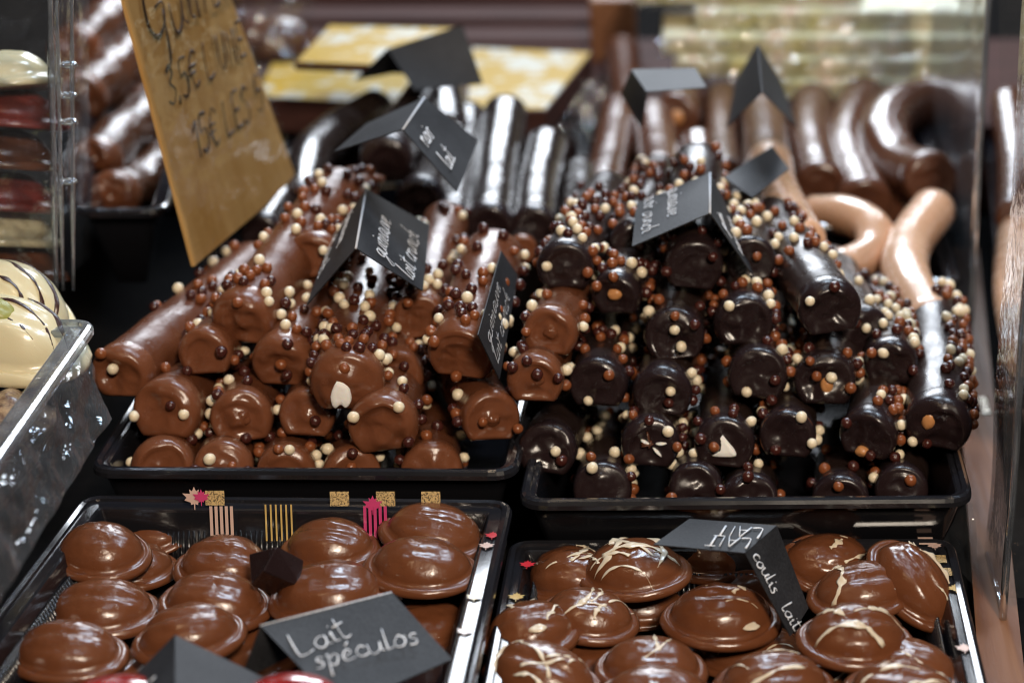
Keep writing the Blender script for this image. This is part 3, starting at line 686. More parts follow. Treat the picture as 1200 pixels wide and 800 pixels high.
for i, (pts, (y0, y1), rpx, kd, label) in enumerate(plain):
    n = len(pts)
    P = catmull([at_Y(p[0], p[1], y0 + (y1 - y0) * k / (n - 1)) for k, p in enumerate(pts)], 34)
    r = rw(rpx, P[0]); root = thing('chocolate_stick', (P[0][0], P[0][1], P[0][2] - r), label, 'chocolate stick', GRP[kd])
    a, b = MATS[kd]
    body, fr, _ = build_stick(root, P, r, M[a], M[b], 0, 2.6 if kd == 'messy' else 0.45, 'dimple' if kd == 'dark' else 'flat', 0.9, 200 + i)
    if 'orange centre' in label:
        lump('nut', P[0] - fr[0][1] * r * .25, (fr[0][2], fr[0][3], fr[0][1]), (r * .35, r * .32, r * .15), M['nut'], root, i)
    STICKS.append((np.array(P), r, label))

for idx, s in enumerate(specs):
    P, r = s['P'], s['r']; mk_ = s['kind']; ex = s['ex']
    root = thing('sprinkled_stick', (P[0][0], P[0][1], P[0][2] - r), s['label'], 'chocolate stick', 'sprinkled milk chocolate sticks' if mk_ == 'milk' else 'sprinkled dark chocolate sticks')
    body, fr, (ox, oy) = build_stick(root, P, r, M[mk_], M[mk_ + '_cap'], ex.get('roll', random.uniform(-.15, .15)), 1.0, s['style'], 0.74 if 'roll' in ex else 0.76, s['seed'], M['brush'] if 'roll' in ex else None)
    p, t, sd, up = fr[0]; ax = (sd, up, t)
    def onface(x, y, dz=0.22): return p + (sd * x + up * y) * r - t * dz * r
    rnd = random.Random(s['seed'])
    if 'nut' in ex:
        x, y, a, b = ex['nut']; lump('nut', onface(x, y), ax, (a * r, b * r, .20 * r), M['nut'], root, s['seed'])
    elif s['style'] == 'nub' and mk_ == 'milk':
        lump('nut_bump', onface(.05, .05, .16), ax, (.3 * r, .26 * r, .20 * r), M['milk_cap'], root, s['seed'], .3)
    if 'mallow' in ex:
        x, y = ex['mallow']; k = .44 if mk_ == 'milk' else .58; dz = .50 if mk_ == 'milk' else .22
        c0 = onface(x, y, dz); V = []; m_ = 22
        tri = [(0.0, .72), (.9, -.35), (.45, -.62), (-.75, -.55)] if mk_ == 'dark' else [(-.2, 1.05), (.5, .6), (.66, -.4), (.35, -.95), (.0, -.72), (-.4, -1.0), (-.62, -.2)]
        loop = [q for q in catmull([np.array(q) for q in tri + tri[:1]], m_ + 1)][:-1]
        for dd, sc in ((-.12, 1.05), (.02, 1.0), (.06, .9), (.075, .5)):
            for q in loop: V.append(c0 + (sd * q[0] + up * q[1]) * k * r * sc - t * r * (dd + .02 * fbm((q[0] + s['seed'], q[1], dd), 3)))
        Fm = [f[::-1] for f in grid_faces(4, len(loop))]; Fm.append(tuple(3 * len(loop) + i for i in range(len(loop)))[::-1])
        mk('marshmallow_filling', V, Fm, M['mallow'], root)
    if 'pearl' in ex:
        o = bpy.data.objects.new('sprinkle', SPR['milk'][0]); COL.objects.link(o); o.parent = root
        o.location = tuple(onface(ex['pearl'][0], ex['pearl'][1], .33) - origin_of(root)); o.scale = (.0026,) * 3
    if 'torn' in ex:
        for j in range(7):
            a = rnd.uniform(0, 6.28); q = rnd.uniform(0, .45)
            lump('torn_flake', onface(math.cos(a) * q, math.sin(a) * q + .05, .24), (norm(sd * math.cos(a) + up * math.sin(a)), norm(up * math.cos(a) - sd * math.sin(a)), t), (.22 * r, .06 * r, .12 * r), M['milk_back'] if j % 3 else M['mallow'], root, j, .4, 6, 8)
    if 'crack' in ex:
        lump('torn_flake', onface(.3, .25, .26), (norm(sd * .6 + up * .8), norm(up * .6 - sd * .8), t), (.3 * r, .12 * r, .08 * r), M['milk_back'], root, 3, .4, 8, 10)
        lump('torn_flake', onface(-.35, .5, .27), (norm(sd * .8 + up * .5), norm(up * .8 - sd * .5), t), (.35 * r, .14 * r, .05 * r), M['dark_cap'], root, 5, .4, 8, 10)
    if 'ring' in ex:
        Q = [onface(math.cos(a) * .97, max(math.sin(a), -.74) * .97, .10) + np.array([0, 0, 0]) for a in np.linspace(-.6, 4.4, 40)]
        vv, ff = tube(Q, .045 * r, 6, lambda q: .6 + .5 * abs(math.sin(q * 17))); mk('chocolate_seam', vv, ff, M['milk_back'], root)
    if 'roll' in ex: add_sprinkles(idx, root, fr, r, s['ns'], rnd, arc=(70, 190), face=5)
    elif 'rightmost' in s['label'] or 'second from the right' in s['label']: add_sprinkles(idx, root, fr, r, s['ns'], rnd, arc=(-12, 88), face=2)
    elif 'leftmost milk' in s['label'] or 'slanting left' in s['label']: add_sprinkles(idx, root, fr, r, s['ns'], rnd, span=(.35, 1), arc=(-30, 200), face=2)
    else: add_sprinkles(idx, root, fr, r, max(20, int(s['ns'] * 1.15)), rnd, arc=(-35, 215), face=rnd.choice((1, 2, 3, 4)) if s['ns'] > 15 else 2)

# ================================================================== SHELLS
def shell_h(x, y, seed=0):
    """height of the dome over the unit disc: rim at 1, dome inside 0.84, with long curved flutes"""
    rho = math.hypot(x, y); t = 0.18
    if rho >= 0.84:
        k = (rho - .84) / .16; return t * (1 - .55 * k ** 3) + 0.035 * math.sin(k * 3.14)
    q = rho / .84; h = t + 0.82 * max(0, 1 - q ** 2.3) ** 0.60
    c = y + 0.32 * (1 - x * x) - 0.15
    c += .1 * math.sin(seed * 2.1) ; k2 = .30 + .1 * math.sin(seed * 1.3)
    fl = (0.05 + .03 * math.sin(seed)) * math.exp(-((c) / .11) ** 2) - .025 * math.exp(-((c - .22) / .11) ** 2) + (0.045 if seed % 3 else 0.02) * math.exp(-((c + k2) / .10) ** 2) - .02 * math.exp(-((c + k2 + .2) / .1) ** 2)
    return h - fl * min(1, (1 - q) * 4)
def make_shell(px, py, Z, a, b, h, rz, tx, ty, matname, label, group, seed, cat='chocolate', name='chocolate_shell', drizzle=0, dmat='drizzle', blob=False):
    c = at_Z(px, py + (2 if name == 'chocolate_shell' and Z < .06 else 0), Z); rnd = random.Random(seed)
    if Z < .06: h *= .78; a *= .90; b *= .92
    R = np.array(Matrix.Rotation(ty, 3, 'Y') @ Matrix.Rotation(tx, 3, 'X') @ Matrix.Rotation(rz, 3, 'Z'))
    def S(x, y, dz=0.0):
        z = shell_h(x, y, seed); e = 1.0
        l = np.array([x * a * e, y * b * e, z * h + dz]); return c + R @ l
    root = thing(name, c, label, cat, group); V = []; nr, m = 26, 56; prof = []
    for i in range(nr + 1):
        rho = (i / nr) ** 0.8
        for k in range(m):
            an = 2 * math.pi * k / m; w = 1 + 0.055 * fbm((math.cos(an) * .5, math.sin(an) * .5, seed), 1.6) 
            if rho > .95: w += 0.02 * fbm((math.cos(an), math.sin(an), seed + 3), 9)
            x, y = rho * math.cos(an) * w, rho * math.sin(an) * w
            z = shell_h(x / w, y / w, seed); V.append(c + R @ np.array([x * a, y * b, z * h * (1 + .05 * fbm((x, y, seed), 1.3)) + .00022 * fbm((x, y, seed + 5), 6)]))
    F = grid_faces(nr + 1, m); n0 = len(V)
    for dr, z in ((1.0, -.02), (.96, -.05), (.6, -.05)):
        for k in range(m):
            an = 2 * math.pi * k / m; V.append(c + R @ np.array([dr * math.cos(an) * a, dr * math.sin(an) * b, z * h]))
    F += grid_faces(4, m, off=n0 - m); F.append(tuple(len(V) - m + k for k in range(m)))
    mk('shell', V, F, M[matname], root)
    for j in range(drizzle):
        if dmat == 'stripe_dark':
            y0 = (-.40, -.05, .3)[j]; pts = [(-.85, y0 - .15), (-.4, y0 + .1), (.1, y0 + .14), (.5, y0 - .02), (.75, y0 - .32), (.82, y0 - .42)]; wd = .0008
        else:
            a0 = rnd.uniform(-1, 1); x0, y0 = rnd.uniform(-.7, .5), rnd.uniform(-.7, .5); L = rnd.uniform(.5, 1.3)
            da = rnd.uniform(0.3, 1.2) + (rnd.random() < .3) * 1.2
            pts = [(x0 + L * q * math.cos(da + a0 * q), y0 + L * q * math.sin(da + a0 * q)) for q in np.linspace(0, 1, 5)]; wd = rnd.uniform(.0004, .0017)
        pts = [q for q in pts if math.hypot(*q) < .93]
        if len(pts) < 3: continue
        Q = [S(q[0], q[1], .0001) for q in catmull([np.array(q) for q in pts], 26)]
        up = R @ np.array([0, 0, 1.0]); ph = rnd.uniform(0, 6)
        vv, ff = tube(Q, wd, 8, lambda q: (.35 + .65 * math.sin(math.pi * min(1, q * 1.1 + .05)) ** .5 if 0 < q * 1.1 + .05 < 1 else .35) * (1 + .5 * math.sin(q * 14 + ph) + .25 * math.sin(q * 31 + ph)), up=up, flat=.16)
        mk('drizzle_line', vv, ff, M[dmat], root)
    if blob:
        q = S(*blob); lump('drizzle_spot', q, (R @ np.array([1, 0, 0.]), R @ np.array([0, 1, 0.]), R @ np.array([0, 0, 1.])), (.0034, .0026, .0009), M[dmat], root, seed, .3)
    return root
r_ = math.radians
left_shells = [ # px,py(base centre),Z, a,b,h, rz,tx,ty,label
 (120, 650, .042, .0215, .0180, .0165, -5, 8, 6, 'milk chocolate shell at far left with two white glints, under clear tray'),
 (158, 668, .030, .0200, .0165, .0140, 30, 0, 4, 'milk chocolate shell tucked behind the far left one'),
 (178, 622, .034, .0205, .0165, .0115, -5, 14, -6, 'flat milk chocolate shell at the back left by the pink leaf print'),
 (265, 668, .034, .0230, .0190, .0180, -8, 3, 3, 'broad milk chocolate shell below the ribbed wall beside a dark chunk'),
 (388, 645, .036, .0225, .0180, .0170, -10, 3, -2, 'tall milk chocolate shell right of the dark chunk, near the back'),
 (509, 628, .040, .0250, .0190, .0170, -6, 4, 8, 'milk chocolate shell in the back right corner with frayed edge'),
 (494, 668, .040, .0250, .0190, .0170, -2, 4, 4, 'milk chocolate shell overlapping the back right corner one'),
 (386, 700, .036, .0260, .0210, .0180, 5, 4, -2, 'ridged milk chocolate shell just above the lait card'),
 (252, 710, .034, .0245, .0190, .0170, -5, 4, 4, 'milk chocolate shell in the middle with speckled underside edge'),
 (122, 718, .032, .0245, .0190, .0170, 0, 2, 3, 'milk chocolate shell second from front along left side'),
 (222, 748, .036, .0235, .0180, .0170, 12, 4, -2, 'milk chocolate shell with long white glare above the grey front card'),
 (80, 768, .034, .0245, .0180, .0165, 0, 2, 3, 'front left milk chocolate shell with two bright glints'),
 (495, 740, .018, .0240, .0190, .0150, 20, 0, 0, 'milk chocolate shell sunk under cellophane beside the lait card'),
 (190, 650, .016, .0220, .0180, .0140, 20, 0, 0, 'lower milk chocolate shell half seen below the flat one'),
 (330, 690, .016, .0240, .0190, .0150, 40, 0, 0, 'lower milk chocolate shell hidden between the ridged and broad ones'),
 (50, 815, .018, .0240, .0190, .0150, 10, 0, 0, 'lower milk chocolate shell at the bottom left corner'),
 (140, 800, .017, .0240, .0190, .0140, 60, 0, 0, 'lower milk chocolate shell beneath the front left pair'),
 (300, 770, .017, .0240, .0190, .0140, 60, 0, 0, 'lower milk chocolate shell beneath the speculoos card'),
]
for i, q in enumerate(left_shells):
    px, py, Z, a, b, h, rz, tx, ty, lab = q
    make_shell(px, py, Z, a, b, h, r_(rz), r_(tx), r_(ty), 'milk_shell', lab, 'plain milk chocolate shells', 300 + i)
right_shells = [
 (668, 676, .024, .0210, .0180, .0165, -20, 4, -14, 4, 'drizzled shell at the back left corner, leaning on a striped one', None),
 (744, 672, .030, .0255, .0195, .0185, -5, 4, -4, 9, 'boldly striped shell with thick cream swirl at the back', None),
 (690, 725, .026, .0220, .0175, .0150, -10, 3, 6, 5, 'small drizzled shell in front of the boldly striped one', None),
 (622, 745, .026, .0215, .0185, .0175, 15, 4, -4, 4, 'drizzled shell against the left wall with a cream spot', (.1, -.55)),
 (635, 798, .026, .0260, .0190, .0190, -25, 4, 4, 7, 'front left drizzled shell with many thin cream lines', None),
 (845, 728, .026, .0260, .0195, .0190, 0, 4, 2, 4, 'drizzled shell with a square cream spot below the folded card', (.45, -.62)),
 (764, 785, .024, .0235, .0180, .0165, 0, 3, 2, 2, 'drizzled shell with a cream check mark', None),
 (770, 822, .024, .0260, .0190, .0170, 0, 3, 2, 3, 'drizzled shell cut by bottom of the picture, under the check marked one', None),
 (907, 805, .026, .0250, .0190, .0170, 10, 3, 2, 3, 'drizzled shell at the bottom middle with a broad cream arc', None),
 (1002, 752, .030, .0250, .0190, .0190, 5, 4, 4, 5, 'drizzled shell with white glare on top, right half of tray', None),
 (1010, 695, .028, .0245, .0180, .0160, 10, 6, -4, 3, 'drizzled shell with three white glints, behind the glaring one', None),
 (1068, 685, .030, .0255, .0170, .0170, -50, 20, 18, 3, 'upright drizzled shell leaning on the right wall', None),
 (970, 660, .026, .0230, .0165, .0150, 10, 26, 10, 2, 'tipped shell showing its dark hollow, back right', None),
 (832, 655, .022, .0230, .0180, .0170, 0, 4, 0, 2, 'drizzled shell peeping over the folded card', None),
 (1060, 785, .022, .0250, .0190, .0150, -20, 0, 0, 3, 'drizzled shell in cellophane along right wall', None),
 (1060, 822, .026, .0260, .0200, .0190, -10, 4, 4, 5, 'front right drizzled shell cut by the picture edge', None),
 (880, 765, .010, .0260, .0200, .0140, 10, 0, 0, 3, 'lower drizzled shell under the cream spot one', None),
 (745, 710, .010, .0260, .0190, .0150, 0, 0, 0, 1, 'lower shell in shade under the boldly striped one', None),
 (960, 800, .010, .0260, .0190, .0150, 10, 0, 0, 2, 'lower drizzled shell below the glaring one', None),
 (690, 780, .010, .0260, .0190, .0140, 20, 0, 0, 2, 'lower drizzled shell in the gap at front left', None),
 (885, 690, .012, .0260, .0190, .0170, 20, 0, 0, 1, 'lower dark looking shell beneath the folded card', None),
]
for i, q in enumerate(right_shells):
    px, py, Z, a, b, h, rz, tx, ty, nd, lab, bl = q
    make_shell(px, py, Z, a, b, h, r_(rz), r_(tx), r_(ty), 'milk_shell', lab, 'cream drizzled milk chocolate shells', 350 + i, drizzle=nd, blob=bl)
# dark chocolate chunk on the left shells
c = at_Z(322, 668, .050)
V, F = box_v(c, (.0072, .0055, .0075), np.array(Matrix.Rotation(r_(-20), 3, 'Z') @ Matrix.Rotation(r_(-25), 3, 'Y') @ Matrix.Rotation(r_(40), 3, 'X')))
V[1] = V[1] + np.array([.002, .001, -.003]); V[5] = V[5] + np.array([-.004, 0, .001])
ck = mk('chocolate_chunk', V, F, M['dark_cap'], smooth=False); bevel(ck, .0006); tag(ck, 'angular dark chocolate chunk lying between two milk chocolate shells', 'chocolate')
# red glazed sweets in front
for i, (px, py, Z, r, lab) in enumerate(((342, 822, .050, .0125, 'red glossy dome shaped chocolate beside the grey front card'), (140, 830, .050, .0145, 'red glossy chocolate left of the grey front card'))):
    c = at_Z(px, py, Z); V = []
    for a_ in range(17):
        th = math.pi * a_ / 16
        for k in range(32):
            ph = 2 * math.pi * k / 32; q = 1 + .05 * math.cos(2 * ph)
            V.append(c + np.array([math.sin(th) * math.cos(ph) * r * 1.35 * q, math.sin(th) * math.sin(ph) * r, math.cos(th) * r * .72]))
    o = mk('red_chocolate', V, grid_faces(17, 32), M['red_choc']); tag(o, lab, 'chocolate', 'red glazed chocolates')

# ================================================================== CARDS
def card_face(name, q, mat, root, th=.0005):
    """q: four world points in order; thin board with thickness"""
    q = [np.asarray(p, float) for p in q]; n_ = norm(np.cross(q[1] - q[0], q[3] - q[0]))
    nu, nv = 10, 10; V = []
    for sgn in (0, 1):
        for i in range(nu + 1):
            for j in range(nv + 1):
                s, t = i / nu, j / nv
                p = q[0] * (1 - s) * (1 - t) + q[1] * s * (1 - t) + q[2] * s * t + q[3] * (1 - s) * t
                p = p + n_ * (0.0006 * math.sin(math.pi * s) * math.sin(math.pi * t)); V.append(p - n_ * th * (sgn * 2 - 1) * .5)
    m = (nu + 1) * (nv + 1); W_ = nv + 1; F = []
    for i in range(nu):
        for j in range(nv):
            a_ = i * W_ + j; F.append((a_, a_ + W_, a_ + W_ + 1, a_ + 1)); F.append((m + a_, m + a_ + 1, m + a_ + W_ + 1, m + a_ + W_))
    rim = [i * W_ for i in range(nu + 1)] + [nu * W_ + j for j in range(1, W_)] + [i * W_ + nv for i in range(nu - 1, -1, -1)] + [j for j in range(nv - 1, 0, -1)]
    for i in range(len(rim)):
        a_, b_ = rim[i], rim[(i + 1) % len(rim)]; F.append((a_, m + a_, m + b_, b_))
    return mk(name, V, F, mat, root, smooth=False)
def tent(label, rn, rf, bn1, bf1, bn2, bf2, z, zb, texts=(), zb2=None, mat='card', edge=True):
    """folded card: ridge near/far pixels at height z, two panels reaching down to zb"""
    zb2 = zb if zb2 is None else zb2
    RN, RF = at_Z(*rn, z), at_Z(*rf, z); A1, A2_, C1, C2 = at_Z(*bn1, zb), at_Z(*bf1, zb), at_Z(*bn2, zb2), at_Z(*bf2, zb2)
    root = thing('folded_card', (A1 + A2_ + C1 + C2) / 4, label, 'price card', 'black folded name cards')
    card_face('panel', [RN, RF, A2_, A1], M[mat], root); card_face('panel', [RN, RF, C2, C1], M[mat], root)
    if edge:
        vv, ff = tube([RN, RF], .00055, 8); mk('fold', vv, ff, M['card_edge'], root)
    return root, RN, RF, A1, A2_, C1, C2
def write_on(root, P0, Pu, Pv, Pdiag, lines, mat='chalk', name='handwriting', outward=None):
    """P0 = lower-left of the face as read, Pu = lower-right, Pv = upper-left"""
    u, v = Pu - P0, Pv - P0; n_ = norm(np.cross(norm(u), norm(v - np.dot(v, norm(u)) * norm(u))))
    tocam = CAM - P0
    if np.dot(n_, tocam) < 0: print('AWAY', lines[0][0], root.name)
    for (txt, fu, fv, size, pen) in lines:
        lettering(txt, P0 + u * fu + v * fv, u, v, size, pen, M[mat], root, name, lift=.0011)

# milk heap card
rt, RN, RF, A1, A2_, C1, C2 = tent('black folded card on the milk chocolate heap, chalk writing on both sides', (417, 291), (429, 222), (495, 341), (503, 264), (360, 357), (384, 290), .137, .112, zb2=.108)
write_on(rt, A1, A2_, RN, None, [('guimauve', .06, .60, .0105, .00038), ('lait crunch', .02, .16, .0105, .00038)])
write_on(rt, C2, C1, RF, None, [('guimauve', .08, .62, .0100, .00034), ('lait crunch', .06, .18, .0095, .00034)])
# dark heap card
rt, RN, RF, A1, A2_, C1, C2 = tent('grey black folded card on the dark chocolate heap with slanting chalk words', (832, 250), (832, 203), (741, 289), (746, 239), (882, 322), (862, 262), .141, .128, zb2=.113)
write_on(rt, A2_, A1, RF, None, [('guimauve', .04, .45, .0083, .00034), ('noir crunch', .02, .12, .0083, .00034)])
write_on(rt, C1, C2, RN, None, [('guimauve', .06, .62, .0080, .0003), ('noir crunch', .04, .25, .0080, .0003)])
LQ = [at_Y(560, 392, .018), at_Y(587, 294, .092), at_Y(606, 322, .100), at_Y(585, 444, .030)]
rt = thing('leaning_card', (LQ[2] + LQ[3]) / 2, 'dark card with smeared chalk leaning on a sprinkled stick, between both heaps', 'price card')
card_face('panel', LQ, M['card'], rt)
write_on(rt, LQ[3], LQ[2], LQ[0], None, [('guimauve', .06, .60, .0090, .00018), ('lait crunch', .04, .20, .0090, .00018)])
# lait speculoos card: lies tilted on the left shells
P = [at_Z(305, 733, .061), at_Z(459, 694, .061), at_Z(530, 772, .050), at_Z(398, 830, .050)]
rt = thing('folded_card', (P[2] + P[3]) / 2, 'large black card chalked with two French words on the left front tray', 'price card', 'black folded name cards')
card_face('panel', [P[0], P[1], P[2], P[3]], M['card'], rt)
Q1, Q2 = at_Z(262, 766, .048), at_Z(300, 800, .046)
card_face('panel', [P[0], P[1], P[1] + np.array([.0, .022, -.016]), P[0] + np.array([-.008, -.004, -.020])], M['card'], rt)
vv, ff = tube([P[0], P[1]], .0005, 8); mk('fold', vv, ff, M['card_edge'], rt)
write_on(rt, P[3], P[2], P[0], None, [('Lait', .04, .56, .0115, .00034)], )
u_ = norm(P[1] - P[0]); v_ = norm(P[0] - P[3])
lettering('spéculos', at_Z(370, 788, .0545), u_, v_, .0105, .00032, M['chalk'], rt, 'handwriting', lift=.0016)
# front grey card bottom left
rt, RN, RF, A1, A2_, C1, C2 = tent('out of focus folded card in front at the bottom left, grey side to the viewer', (205, 830), (205, 744), (350, 870), (322, 800), (120, 870), (150, 800), .066, .050, edge=False)
lettering('lait', at_Z(168, 812, .060), C1 - C2, RF - C2, .009, .0005, M['chalk'], rt, lift=.002)
# right front tray card
rt, RN, RF, A1, A2_, C1, C2 = tent('black folded card with upside down chalk words on the drizzled shells', (873, 648), (910, 616), (766, 638), (808, 608), (926, 745), (947, 712), .060, .0595, zb2=.030, edge=False)
write_on(rt, RF, A2_, RN, None, [('LAIT', .12, .08, .0058, .0004), ('BLANC' if 'B' in G else 'LAIT', .55, .08, .0050, .0004), ('NEANT' if 0 else 'LAIT', .16, .55, .0058, .0004)]) if False else None
u_, v_ = norm(A1 - RN), norm(RN - RF)
for (px, py, tx_, sz) in ((892, 624, 'LAIT', .0075), (828, 616, 'NE', .0075), (870, 640, 'LE LAIT', .0060), (812, 634, 'AN', .0055)):
    pass
lettering('LAIT', at_Z(896, 622, .0600), RN * 0 + (A2_ - RF), RF * 0 + (RN - RF), .0080, .00045, M['chalk'], rt, lift=.0012)
lettering('LAIT', at_Z(882, 634, .0600), A2_ - RF, RN - RF, .0075, .00045, M['chalk'], rt, lift=.0012)
lettering('coulis', C1 + (RN - C1) * .93 + (C2 - C1) * .10, C1 - RN, RF - RN, .0068, .00034, M['chalk'], rt, lift=.0011)
lettering('lait', C1 + (RN - C1) * .30 + (C2 - C1) * .12, C1 - RN, RF - RN, .0070, .00034, M['chalk'], rt, lift=.0011)
# rear cards
rt, *_q = tent('black folded card over the plain black sticks, blurred chalk words', (472, 152), (497, 115), (535, 225), (560, 165), (392, 178), (430, 145), .168, .142, edge=True, zb2=.150)
RN, RF, A1, A2_, C1, C2 = _q
write_on(rt, A1, A2_, RN, None, [('noir', .1, .6, .010, .0005), ('lait', .15, .2, .010, .0005)])
P4 = [at_Y(454, 58, .33), at_Y(542, 30, .34), at_Y(566, 98, .325), at_Y(486, 106, .315)]
rt = thing('folded_card', (P4[2] + P4[3]) / 2, 'black folded card standing on the yellow printed boxes', 'price card', 'black folded name cards')
card_face('panel', [P4[0], P4[1], at_Y(505, 78, .365), at_Y(416, 94, .345)], M['card'], rt)
card_face('panel', P4, M['card'], rt)
rt, *_q = tent('pale glaring folded card on the smooth milk chocolate sticks', (758, 108), (740, 82), (828, 103), (815, 80), (752, 150), (728, 110), .165, .163, edge=False, zb2=.135)
rt, *_q = tent('tall black folded card in front of the nougat bars', (893, 108), (888, 52), (934, 150), (915, 95), (852, 150), (862, 95), .165, .120, edge=False)
rt, *_q = tent('small grey black card beside the lustred caramel stick', (848, 208), (905, 172), (882, 232), (925, 198), (846, 214), (899, 176), .125, .122, edge=False)

# price board
BL, BR = at_Z(226, 312, .100), at_Z(346, 210, .100)
TL, TR = at_Y(143, 0, BL[1] + .0), at_Y(270, 0, BR[1] + .0)
TL, TR = BL + (TL - BL) * 1.25, BR + (TR - BR) * 1.25
rt = thing('price_board', (BL + BR) / 2, 'tan price board with handwritten euro prices in a clear sleeve', 'price sign')
card_face('board', [BL, BR, TR, TL], M['kraft'], rt, .0015)
n_ = norm(np.cross(BR - BL, TL - BL)); n_ = n_ if np.dot(n_, CAM - BL) > 0 else -n_
def bd(s, t): return BL * (1 - s) * (1 - t) + BR * s * (1 - t) + TR * s * t + TL * (1 - s) * t
ub, vb = BR - BL, TL - BL
lettering('Guimauve', bd(.08, .660), ub, vb, .030, .0012, M['ink'], rt, lift=.0020)
lettering("3,5€ L'UNE", bd(.12, .475), ub, vb, .0165, .0009, M['ink'], rt, lift=.0020)
lettering('15€ LES 5', bd(.22, .290), ub, vb, .0165, .0009, M['ink'], rt, lift=.0020)
Vs = []; nu, nv = 40, 60
for i in range(nu + 1):
    for j in range(nv + 1):
        s, t = i / nu * 1.02 - .01, j / nv * 1.02 - .01
        q = bd(s, t); Vs.append(q + n_ * (.0032 + .0010 * fbm(q, 30) + .0006 * fbm((s, t * 4, 3), 9)))
Fs = []
for i in range(nu):
    for j in range(nv): a_ = i * (nv + 1) + j; Fs.append((a_, a_ + nv + 1, a_ + nv + 2, a_ + 1))
mk('plastic_sleeve', Vs, Fs, M['sleeve'], rt)

# ================================================================== BACKGROUND
def crumple(name, P00, P10, P11, P01, amp, mat, label, cat, seed, n=46, scale=60, parent=None, bulge=0.0):
    V = []; q = [np.asarray(p, float) for p in (P00, P10, P11, P01)]; nn = norm(np.cross(q[1] - q[0], q[3] - q[0]))
    for i in range(n + 1):
        for j in range(n + 1):
            s, t = i / n, j / n; p = q[0] * (1 - s) * (1 - t) + q[1] * s * (1 - t) + q[2] * s * t + q[3] * (1 - s) * t
            w = noise.voronoi(Vector(p * scale) + Vector((seed, 0, 0)))[0]
            d = (w[1] - w[0]) * 1.2 - .4 + .5 * fbm(p + seed, scale)
            V.append(p + nn * (amp * d + bulge * math.sin(math.pi * s) * math.sin(math.pi * t)))
    F = []
    for i in range(n):
        for j in range(n): a_ = i * (n + 1) + j; F.append((a_, a_ + n + 1, a_ + n + 2, a_ + 1))
    o = mk(name, V, F, mat, parent, smooth=False)
    if parent is None: tag(o, label, cat)
    return o
# back trays holding the plain sticks
zt = .045
def tray_at(fl, fr, bl, br, z, dep, lab, grp, **k):
    return make_tray([at_Z(*fl, z), at_Z(*fr, z), at_Z(*br, z), at_Z(*bl, z)], z, dep, lab, grp, **k)
tray_at((290, 290), (700, 300), (340, 135), (690, 135), .060, .045, 'black tray under the plain black sticks, behind the milk heap', 'black display trays')
tray_at((712, 300), (1128, 330), (725, 232), (1098, 232), .060, .045, 'black tray of caramel coloured sticks behind the dark heap', 'black display trays')
tray_at((705, 262), (1118, 264), (700, 120), (1085, 112), .075, .050, 'black tray of smooth milk chocolate sticks at the back right', 'black display trays')
tray_at((84, 246), (196, 246), (100, 20), (258, 20), .105, .045, 'black tray with angled corner holding lumpy sticks at the left rear', 'black display trays')
tray_at((1180, 470), (1420, 470), (1150, 120), (1330, 120), .050, .040, 'black tray beyond the clear divider at the right edge', 'black display trays')
# yellow printed boxes, white glare painted on their lids
def slab(pix, z, th, mat, label, grp, cat='box', name='printed_box', side='shelf', up=0.0):
    Q = [at_Z(*p, z) for p in pix]; c = sum(Q) / 4
    root = thing(name, (c[0], c[1], z - th), label, cat, grp)
    Vt = [q for q in Q] + [q - np.array([0, 0, th]) for q in Q]
    mk('carton', Vt, [(0, 1, 2, 3), (7, 6, 5, 4), (0, 4, 5, 1), (1, 5, 6, 2), (2, 6, 7, 3), (3, 7, 4, 0)], M[side], root, smooth=False)
    e = np.array([0, 0, .0006]); I = [c + (q - c) * .97 + e for q in Q] 
    mk('printed_lid', [*I, *(q - e * .9 for q in I)], [(0, 1, 2, 3), (0, 4, 5, 1), (1, 5, 6, 2), (2, 6, 7, 3), (3, 7, 4, 0)], M[mat], root, smooth=False)
    return root
slab([(345, 74), (505, 80), (540, 34), (385, 30)], .125, .004, 'yellow_print', 'upper yellow printed box with painted white glare under the rear black card', 'yellow and white printed boxes')
slab([(296, 114), (478, 124), (500, 82), (318, 74)], .085, .020, 'yellow_print', 'lower yellow printed box with painted white glare left of the bent black stick', 'yellow and white printed boxes')
slab([(545, 130), (640, 130), (694, 62), (552, 56)], .085, .016, 'yellow_print', 'yellow printed box with painted white glare above the row of plain black sticks', 'yellow and white printed boxes')
# dark shelves at the far back
def beam(px0, px1, py, Y, h, dpt, lab, mat='shelf', name='wooden_shelf', grp='dark wooden shelf boards'):
    a_, b_ = at_Y(px0, py, Y), at_Y(px1, py, Y); c = (a_ + b_) / 2
    o = box(name, (c[0], Y + dpt, c[2] - h / 2), (abs(b_[0] - a_[0]) / 2, dpt, h / 2), M[mat], None, bev=.002); tag(o, lab, 'shelf', grp); return o
beam(268, 725, -6, .72, .014, .05, 'topmost dark brown wooden shelf board at the back')
beam(268, 722, 22, .68, .012, .05, 'second dark brown wooden shelf board under the topmost')
beam(300, 715, 48, .64, .016, .05, 'lowest dark shelf board just behind the printed boxes')
beam(690, 745, 0, .60, .10, .01, 'reddish brown upright shelf end left of the nougat bars', 'table', 'shelf_end')
